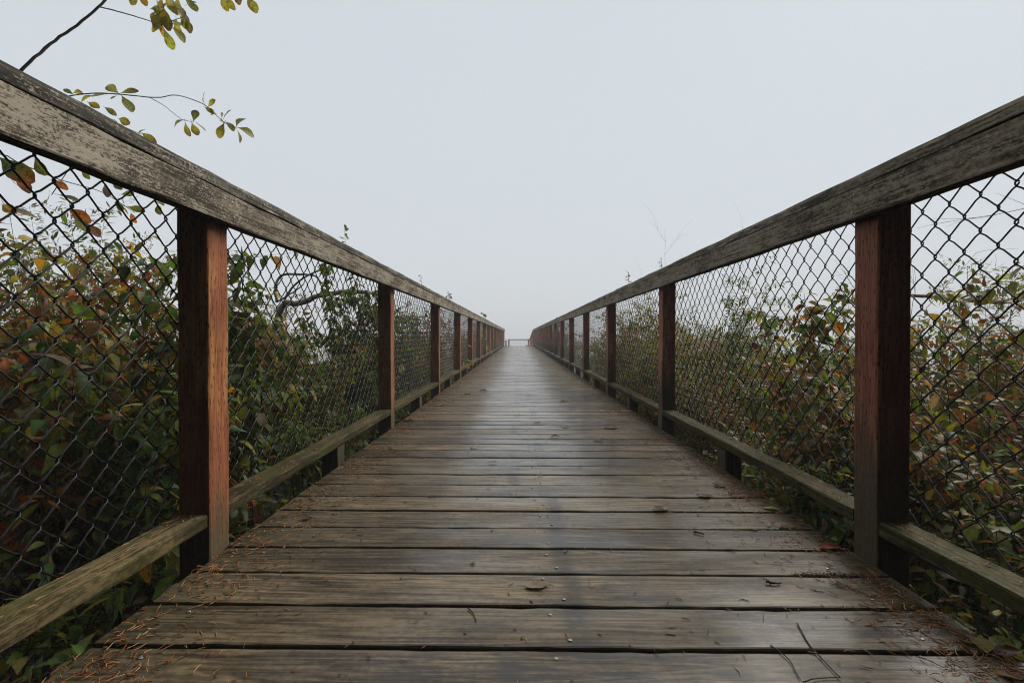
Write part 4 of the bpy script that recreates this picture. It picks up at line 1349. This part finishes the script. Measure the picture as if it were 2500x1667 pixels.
# ------------------------------------------------------------------ things lying on the deck
LEAVES = [  # photograph x, y, length, heading, palette, label
 (1312, 1432, 0.074, 0.25, 'dead', 'large curled brown leaf with a stalk lying in the middle of the near deck'),
 (1153, 1374, 0.028, 1.2, 'dead', 'small upright brown leaf left of the middle of the near deck'),
 (1157, 1094, 0.060, 2.6, 'dead', 'small pale leaf on the left middle of the deck'),
 (1203, 1130, 0.055, 3.0, 'dead', 'thin pale leaf just left of the deck centre stain'),
 (1318, 1161, 0.035, 0.2, 'dead', 'tiny pale leaf right of the deck centre stain'),
 (1611, 1246, 0.070, 0.1, 'dead', 'pinkish-brown leaf on the right half of the deck'),
 (1380, 1347, 0.018, 1.2, 'dead', 'tiny dark scrap on the plank joint near the deck centre'),
 (1720, 1214, 0.075, 0.0, 'dead', 'flat tan leaf lying across a joint on the right half of the deck'),
 (1757, 1188, 0.060, 2.6, 'dead', 'crumpled tan leaf behind the flat one on the right deck'),
 (2025, 1338, 0.085, 0.3, 'rust', 'large rust-brown leaf beside the foot of the nearest right post'),
 (1885, 1244, 0.065, 2.9, 'rust', 'orange-brown leaf near the right deck edge'),
 (2395, 1575, 0.080, 1.0, 'brown', 'crumpled dark brown leaf at the lower right deck edge'),
 (2462, 1598, 0.075, 0.2, 'brown', 'dry curled leaf beside the crumpled one at the lower right edge'),
 (2478, 1655, 0.060, 2.8, 'rust', 'orange leaf in the lower right corner of the deck'),
 (748, 1268, 0.040, 0.6, 'dead', 'small brown leaf on the left of the deck near the nearest post'),
 (1311, 1032, 0.060, 0.4, 'dead', 'star-shaped dark leaf in the middle distance of the deck'),
 (1381, 1043, 0.075, 0.1, 'dead', 'flat brown leaf right of centre in the middle distance'),
 (1492, 1046, 0.11, 0.0, 'dead', 'long thin brown leaf on the right in the middle distance'),
 (1462, 1076, 0.08, 0.0, 'dead', 'brown leaf below the long thin one on the right'),
 (1355, 1067, 0.07, 3.0, 'dead', 'crumpled leaf pieces right of the deck centre in the middle distance'),
 (1471, 1004, 0.085, 1.2, 'dead', 'upright dark leaf on the right in the middle distance'),
 (1528, 1005, 0.09, 0.2, 'rust', 'reddish leaf at the right deck edge in the middle distance'),
 (1141, 962, 0.09, 0.2, 'dead', 'dark leaf on the far left of the deck'),
 (1181, 955, 0.11, 0.0, 'dead', 'flat dark leaf left of centre on the far deck'),
 (1079, 990, 0.09, 0.5, 'dead', 'brown leaf near the left edge of the far deck'),
 (998, 1028, 0.10, 0.2, 'rust', 'tan leaf at the left deck edge beyond the second post'),
 (1375, 980, 0.08, 0.1, 'dead', 'small leaf right of centre on the far deck'),
 (1456, 948, 0.11, 0.2, 'rust', 'reddish leaf on the far right of the deck'),
]
g = np.random.default_rng(5)
def crumpled_leaf(seed, pal):
    q = np.random.default_rng(900 + seed)
    nx_, ny_ = 11, 7
    roll = q.uniform(0.3, 1.15); arch = q.uniform(-0.10, 0.16); ph = q.uniform(0, 6, 4)
    col, tip = pick_cols(pal, 1, q)
    v, c = [], []
    for i in range(nx_):
        t = i / (nx_ - 1)
        w = 0.30 * (math.sin(math.pi * min(1, max(0.0, t)) ** 0.8) ** 0.75) * (1 + 0.10 * math.sin(5.3 * math.pi * t + ph[0]) + (0.05 if i % 2 else -0.05)) + 0.008
        for j in range(ny_):
            u = 2 * j / (ny_ - 1) - 1
            a = u * roll * (0.7 + 0.5 * t)
            y = w * math.sin(a) / max(0.3, roll) * (1.0 if u > 0 else 0.9)
            z = w * (1 - math.cos(a)) / max(0.3, roll) * 1.3 + arch * 4 * t * (1 - t) + 0.025 * math.sin(9 * t + ph[1] + 2 * u) + 0.02 * math.sin(15 * t + 4 * u + ph[2])
            v.append((t - 0.5, y, z))
            k = (1.15 if j == ny_ // 2 else 1.0) * (0.8 + 0.35 * math.sin(11 * t + 3 * u + ph[3]) ** 2)
            c.append(col[0] * (1 - max(0, t - 0.5)) * k + tip[0] * max(0, t - 0.5) * k)
    tr = []
    for i in range(nx_ - 1):
        for j in range(ny_ - 1):
            p0 = i * ny_ + j
            tr += [(p0, p0 + ny_, p0 + ny_ + 1), (p0, p0 + ny_ + 1, p0 + 1)]
    m_ = MB(); m_.add(v, tr, np.array(c))
    z0 = v[ny_ // 2][2]
    pv, pt = tube([(-0.78, 0.06, z0 * 0.4), (-0.62, 0.02, z0 * 0.7), (-0.5, 0, z0)], [0.012, 0.012, 0.016], 4)
    m_.add(pv, pt, np.array([0.12, 0.07, 0.035]))
    me = m_.mesh('fallen_leaf', M['dryleaf'])
    return me, min(p[2] for p in v)
for i, (sx, sy, ln, hd, pal, lab) in enumerate(LEAVES):
    p = on_deck(sx, sy, 0.0)
    me, zmin = crumpled_leaf(i, pal)
    o = link('fallen_leaf', me)
    ln = ln * 0.86
    o.scale = (ln, ln, ln * 0.6)
    o.location = (p.x, p.y, 0.0022 - zmin * ln * 0.6)
    o.rotation_euler = (g.normal(0, 0.05), g.normal(0, 0.03), hd + (math.pi if i % 2 else 0))
    tag(o, lab, 'leaf', 'leaves fallen on the deck')

TWIGS = [
 ([(1946, 1520), (1975, 1572), (2005, 1606), (2051, 1654)], 0.0020, 'long dark mossy twig lying at the lower right of the deck'),
 ([(1881, 1574), (1925, 1608), (1942, 1638), (1958, 1664)], 0.0016, 'bent dark twig left of the mossy one at the lower right'),
 ([(1960, 1664), (2000, 1655), (2052, 1653)], 0.0016, 'short twig crossing the ends of two others at the bottom edge'),
 ([(2040, 1419), (2090, 1440), (2140, 1461)], 0.0014, 'thin straight twig near the right deck edge'),
 ([(1143, 1484), (1156, 1498), (1163, 1517)], 0.0020, 'short curved black twig left of the deck centre'),
 ([(723, 1253), (750, 1259), (779, 1267)], 0.0015, 'short dark twig beside a leaf on the left of the deck'),
 ([(1870, 1421), (1890, 1424), (1908, 1423)], 0.0042, 'small curled piece of bark on the right of the near deck'),
 ([(1694, 1298), (1704, 1300), (1719, 1303)], 0.0055, 'small mossy scrap of twig on the right half of the deck'),
]
for i, (pp, r_, lab) in enumerate(TWIGS):
    r_ = r_ * 0.75
    pts = curve_pts([np.array(on_deck(x, y, r_ * 0.9 + 0.0012)) for x, y in pp], 12)
    g2 = np.random.default_rng(i)
    pts[:, 2] += np.abs(g2.normal(0, r_ * 0.5, len(pts)))
    base = pts.mean(0); base[2] = 0
    v, t = tube(pts - base, np.linspace(r_, r_ * 0.6, len(pts)) * (1 + g2.normal(0, 0.12, len(pts))), 6)
    mb = MB()
    mb.add(v, t, (0.05, 0.06, 0.015) if i == 7 else (0.035, 0.027, 0.018))
    o = mb.build('bark_piece' if i == 6 else 'fallen_twig', M['stem']); o.location = base
    tag(o, lab, 'bark' if i == 6 else 'twig', 'twigs fallen on the deck')

# fir needles: drifts along the deck edges, a few across the deck and on the lower rails
g = np.random.default_rng(123)
mb = MB()
ncol = np.array([[0.42, 0.135, 0.030], [0.52, 0.22, 0.055], [0.30, 0.085, 0.022], [0.56, 0.30, 0.11], [0.20, 0.07, 0.028]])
def needle(x, y, z, a, L, r_=0.00105, lift=0.002):
    b = g.normal(0, 0.12) * L
    c, s_ = math.cos(a), math.sin(a)
    pts = np.array([(x - c * L / 2, y - s_ * L / 2, z + g.uniform(0, lift)), (x - s_ * b, y + c * b, z + g.uniform(0.0, lift)), (x + c * L / 2, y + s_ * L / 2, z + g.uniform(0, lift))])
    v, t = tube(pts, [r_ * 0.8, r_, r_ * 0.6], 3, False)
    mb.add(v, t, ncol[g.integers(0, 5)] * g.uniform(0.7, 1.2))
clusters = []
for q in range(430):
    s = -1 if g.random() < 0.5 else 1
    y = 0.75 + 10 * g.random() ** 1.6
    off = abs(g.normal(0.02, 0.085))
    x = XL + off if s < 0 else XR - off
    m = int(g.integers(5, 26))
    a0 = g.uniform(0, math.pi)
    for k in range(m):
        xx = x + g.normal(0, 0.045); yy = y + g.normal(0, 0.05)
        if xx < XL + 0.004 or xx > XR - 0.004: continue
        needle(xx, yy, 0.0014, a0 + g.normal(0, 0.6) + (math.pi * g.random() if g.random() < 0.3 else 0), g.uniform(0.013, 0.027), lift=0.006)
for q in range(1500):
    y = 0.75 + 9 * g.random() ** 1.5
    s = -1 if g.random() < 0.5 else 1
    off = abs(g.normal(0, 0.20))
    x = XL + off if s < 0 else XR - off
    needle(x, y, 0.0014, g.uniform(0, 6.3), g.uniform(0.012, 0.026))
for q in range(330):
    needle(g.uniform(XL, XR), 0.75 + 6 * g.random() ** 1.4, 0.0014, g.uniform(0, 6.3), g.uniform(0.010, 0.022))
o = mb.build('fir_needles', M['needle'])
tag(o, 'orange fir needles scattered over the deck, thickest along its edges', 'needles', None, 'stuff')
mb = MB()
for q in range(420):
    s = -1 if g.random() < 0.5 else 1
    x = s * ((0.878 if s < 0 else 0.979) + g.uniform(0.004, 0.082))
    y = 0.6 + 4.4 * g.random() ** 1.3
    y0p = 1.27 if s < 0 else 1.245
    if ((y - y0p) % SPAN) < 0.11: continue
    needle(x, y, 0.1245, math.pi / 2 + g.normal(0, 0.7), g.uniform(0.012, 0.026))
o = mb.build('rail_needles', M['needle'])
tag(o, 'fir needles lying on top of the two lower rails', 'needles', None, 'stuff')

# crumbs of bark and leaf trodden into the deck
mb = MB()
for q in range(900):
    y = 0.75 + 8 * g.random() ** 1.5
    x = g.uniform(XL + 0.01, XR - 0.01) if g.random() < 0.45 else (XL + abs(g.normal(0, 0.15)) + 0.005 if g.random() < 0.5 else XR - abs(g.normal(0, 0.15)) - 0.005)
    a = g.uniform(0, 6.28); L = g.uniform(0.002, 0.0075); w_ = L * g.uniform(0.25, 0.6)
    c_, s_ = math.cos(a), math.sin(a)
    z_ = 0.0016
    pts = [(-L, -w_ * 0.3, 0), (0, -w_, 0.0004), (L, w_ * 0.2, 0.0002), (L * 0.1, w_, 0.0008), (0, 0, 0.0022)]
    v = np.array([(x + c_ * p - s_ * q_, y + s_ * p + c_ * q_, z_ + r0) for p, q_, r0 in pts])
    mb.add(v, [(0, 1, 4), (1, 2, 4), (2, 3, 4), (3, 0, 4)], np.array([[0.05, 0.03, 0.018], [0.11, 0.06, 0.03], [0.17, 0.11, 0.065], [0.03, 0.02, 0.013]][g.integers(0, 4)]))
o = mb.build('leaf_crumbs', M['needle'])
tag(o, 'dark crumbs of bark and leaf trodden into the deck', 'debris', None, 'stuff')

# moss in the plank joints
mb = MB()
for (sx0, sy0, sx1, sy1) in ((1935, 1402, 2115, 1402), (2180, 1481, 2250, 1480), (2340, 1575, 2400, 1582), (1905, 1290, 1950, 1291)):
    a, b = on_deck(sx0, sy0), on_deck(sx1, sy1)
    for q in range(260):
        f = g.random()
        p = a.lerp(b, f)
        p = np.array([p.x + g.normal(0, 0.004), p.y + g.normal(0, 0.005), 0.0])
        d = np.array([g.normal(0, 0.5), g.normal(0, 0.5), 1.0])
        e = p + d * g.uniform(0.0015, 0.0045)
        v, t = tube([p - np.array([0, 0, 0.004]), e], [0.0011, 0.0004], 3, False)
        mb.add(v, t, np.array([0.11, 0.14, 0.025]) * g.uniform(0.5, 1.4))
o = mb.build('joint_moss', M['needle'])
tag(o, 'green moss growing in the plank joints along the right deck edge', 'moss', None, 'stuff')

# ------------------------------------------------------------------ the fir wood at the near end, whose canopy shades the viewpoint
g = np.random.default_rng(404)
mb = MB()
SH = MB()
tr_pos = []
for row, (yy, nn, half) in enumerate(((-3.2, 9, 19), (-7.0, 8, 21), (-11.5, 8, 24))):
    for k in range(nn):
        tr_pos.append((-half + 2 * half * (k + 0.5 * (row % 2)) / (nn - 1) + g.uniform(-0.8, 0.8), yy + g.uniform(-0.8, 0.8)))
for (tx, ty) in tr_pos:
    if abs(tx) < 1.6: tx = 1.8 if tx >= 0 else -1.8
    H = g.uniform(19, 22.5)
    z0 = GZ - 0.1
    v, t = tube([(tx, ty, z0 - 0.1), (tx + 0.05, ty, 6), (tx, ty + 0.05, 12), (tx, ty, z0 + H)], [0.30, 0.24, 0.16, 0.03], 8)
    SH.add(v, t, (0.05, 0.035, 0.025))
    nb = 56
    for k in range(nb):
        f = (k + 0.5) / nb
        z = z0 + 0.6 + f * (H - 0.8)
        L = (4.6 * (1 - 0.72 * f)) * g.uniform(0.75, 1.1)
        a = k * 2.39996 + g.uniform(-0.3, 0.3)
        d = np.array([math.cos(a), math.sin(a), 0])
        m = 12
        tt = np.linspace(0.05, 1, m)
        p = np.array([tx, ty, z]) + d * (tt * L)[:, None] + np.array([0, 0, 1.0]) * (0.10 * tt - 0.28 * tt ** 2)[:, None] * L
        v, t = tube(p, np.linspace(0.03, 0.006, m), 3, False)
        SH.add(v, t, (0.05, 0.035, 0.025))
        for rep_ in range(2):
            side = np.cross(d, [0, 0, 1.0])
            sgn = g.choice((-1, 1), m)[:, None]
            dd = d * 0.5 + side * sgn * g.uniform(0.5, 1.1, (m, 1)) + np.array([0, 0, -0.25]) + g.normal(0, 0.15, (m, 3))
            c = np.array([0.020, 0.036, 0.013]) * g.uniform(0.6, 1.3, (m, 1))
            add_leaves(mb, 'lance', p + g.normal(0, 0.05, (m, 3)), dd, np.array([0, 0, 1.0]) + g.normal(0, 0.3, (m, 3)), L * g.uniform(0.26, 0.44, m) * (1.1 - 0.4 * tt), c, c, g)
root = empty('fir_wood', (0, -5, GZ))
tag(root, 'dark fir wood standing behind the viewpoint at the near end', 'wood', None, 'stuff')
M['fir'] = attr_mat('fir_foliage', 0.0, 0.6, 0.2, spots=False)
o = mb.build('fir_foliage', M['fir'], root); o.location = -Vector(root.location); tag(o, kind='stuff')
o = SH.build('fir_trunks', M['stem'], root); o.location = -Vector(root.location); tag(o, kind='stuff')

# ------------------------------------------------------------------ haze
N = NT('fog')
pv = N.n('VolumePrincipled')
pv.inputs['Color'].default_value = (0.985, 0.99, 1.0, 1)
pv.inputs['Density'].default_value = 0.0055
pv.inputs['Anisotropy'].default_value = 0.0
N.l(pv.outputs[0], N.out.inputs['Volume'])
mb = MB()
x0, x1, y0_, y1_, z0, z1 = -330, 330, -32, 570, -3.2, 24.0
v = [(x0, y0_, z0), (x1, y0_, z0), (x1, y1_, z0), (x0, y1_, z0), (x0, y0_, z1), (x1, y0_, z1), (x1, y1_, z1), (x0, y1_, z1)]
t = []
for q in ((0, 3, 2, 1), (4, 5, 6, 7), (0, 1, 5, 4), (1, 2, 6, 5), (2, 3, 7, 6), (3, 0, 4, 7)):
    t += [(q[0], q[1], q[2]), (q[0], q[2], q[3])]
mb.add(v, t)
hz = mb.build('haze', N.m, smooth=False)
tag(hz, 'pale morning fog over the lake and boardwalk', 'fog', None, 'stuff')
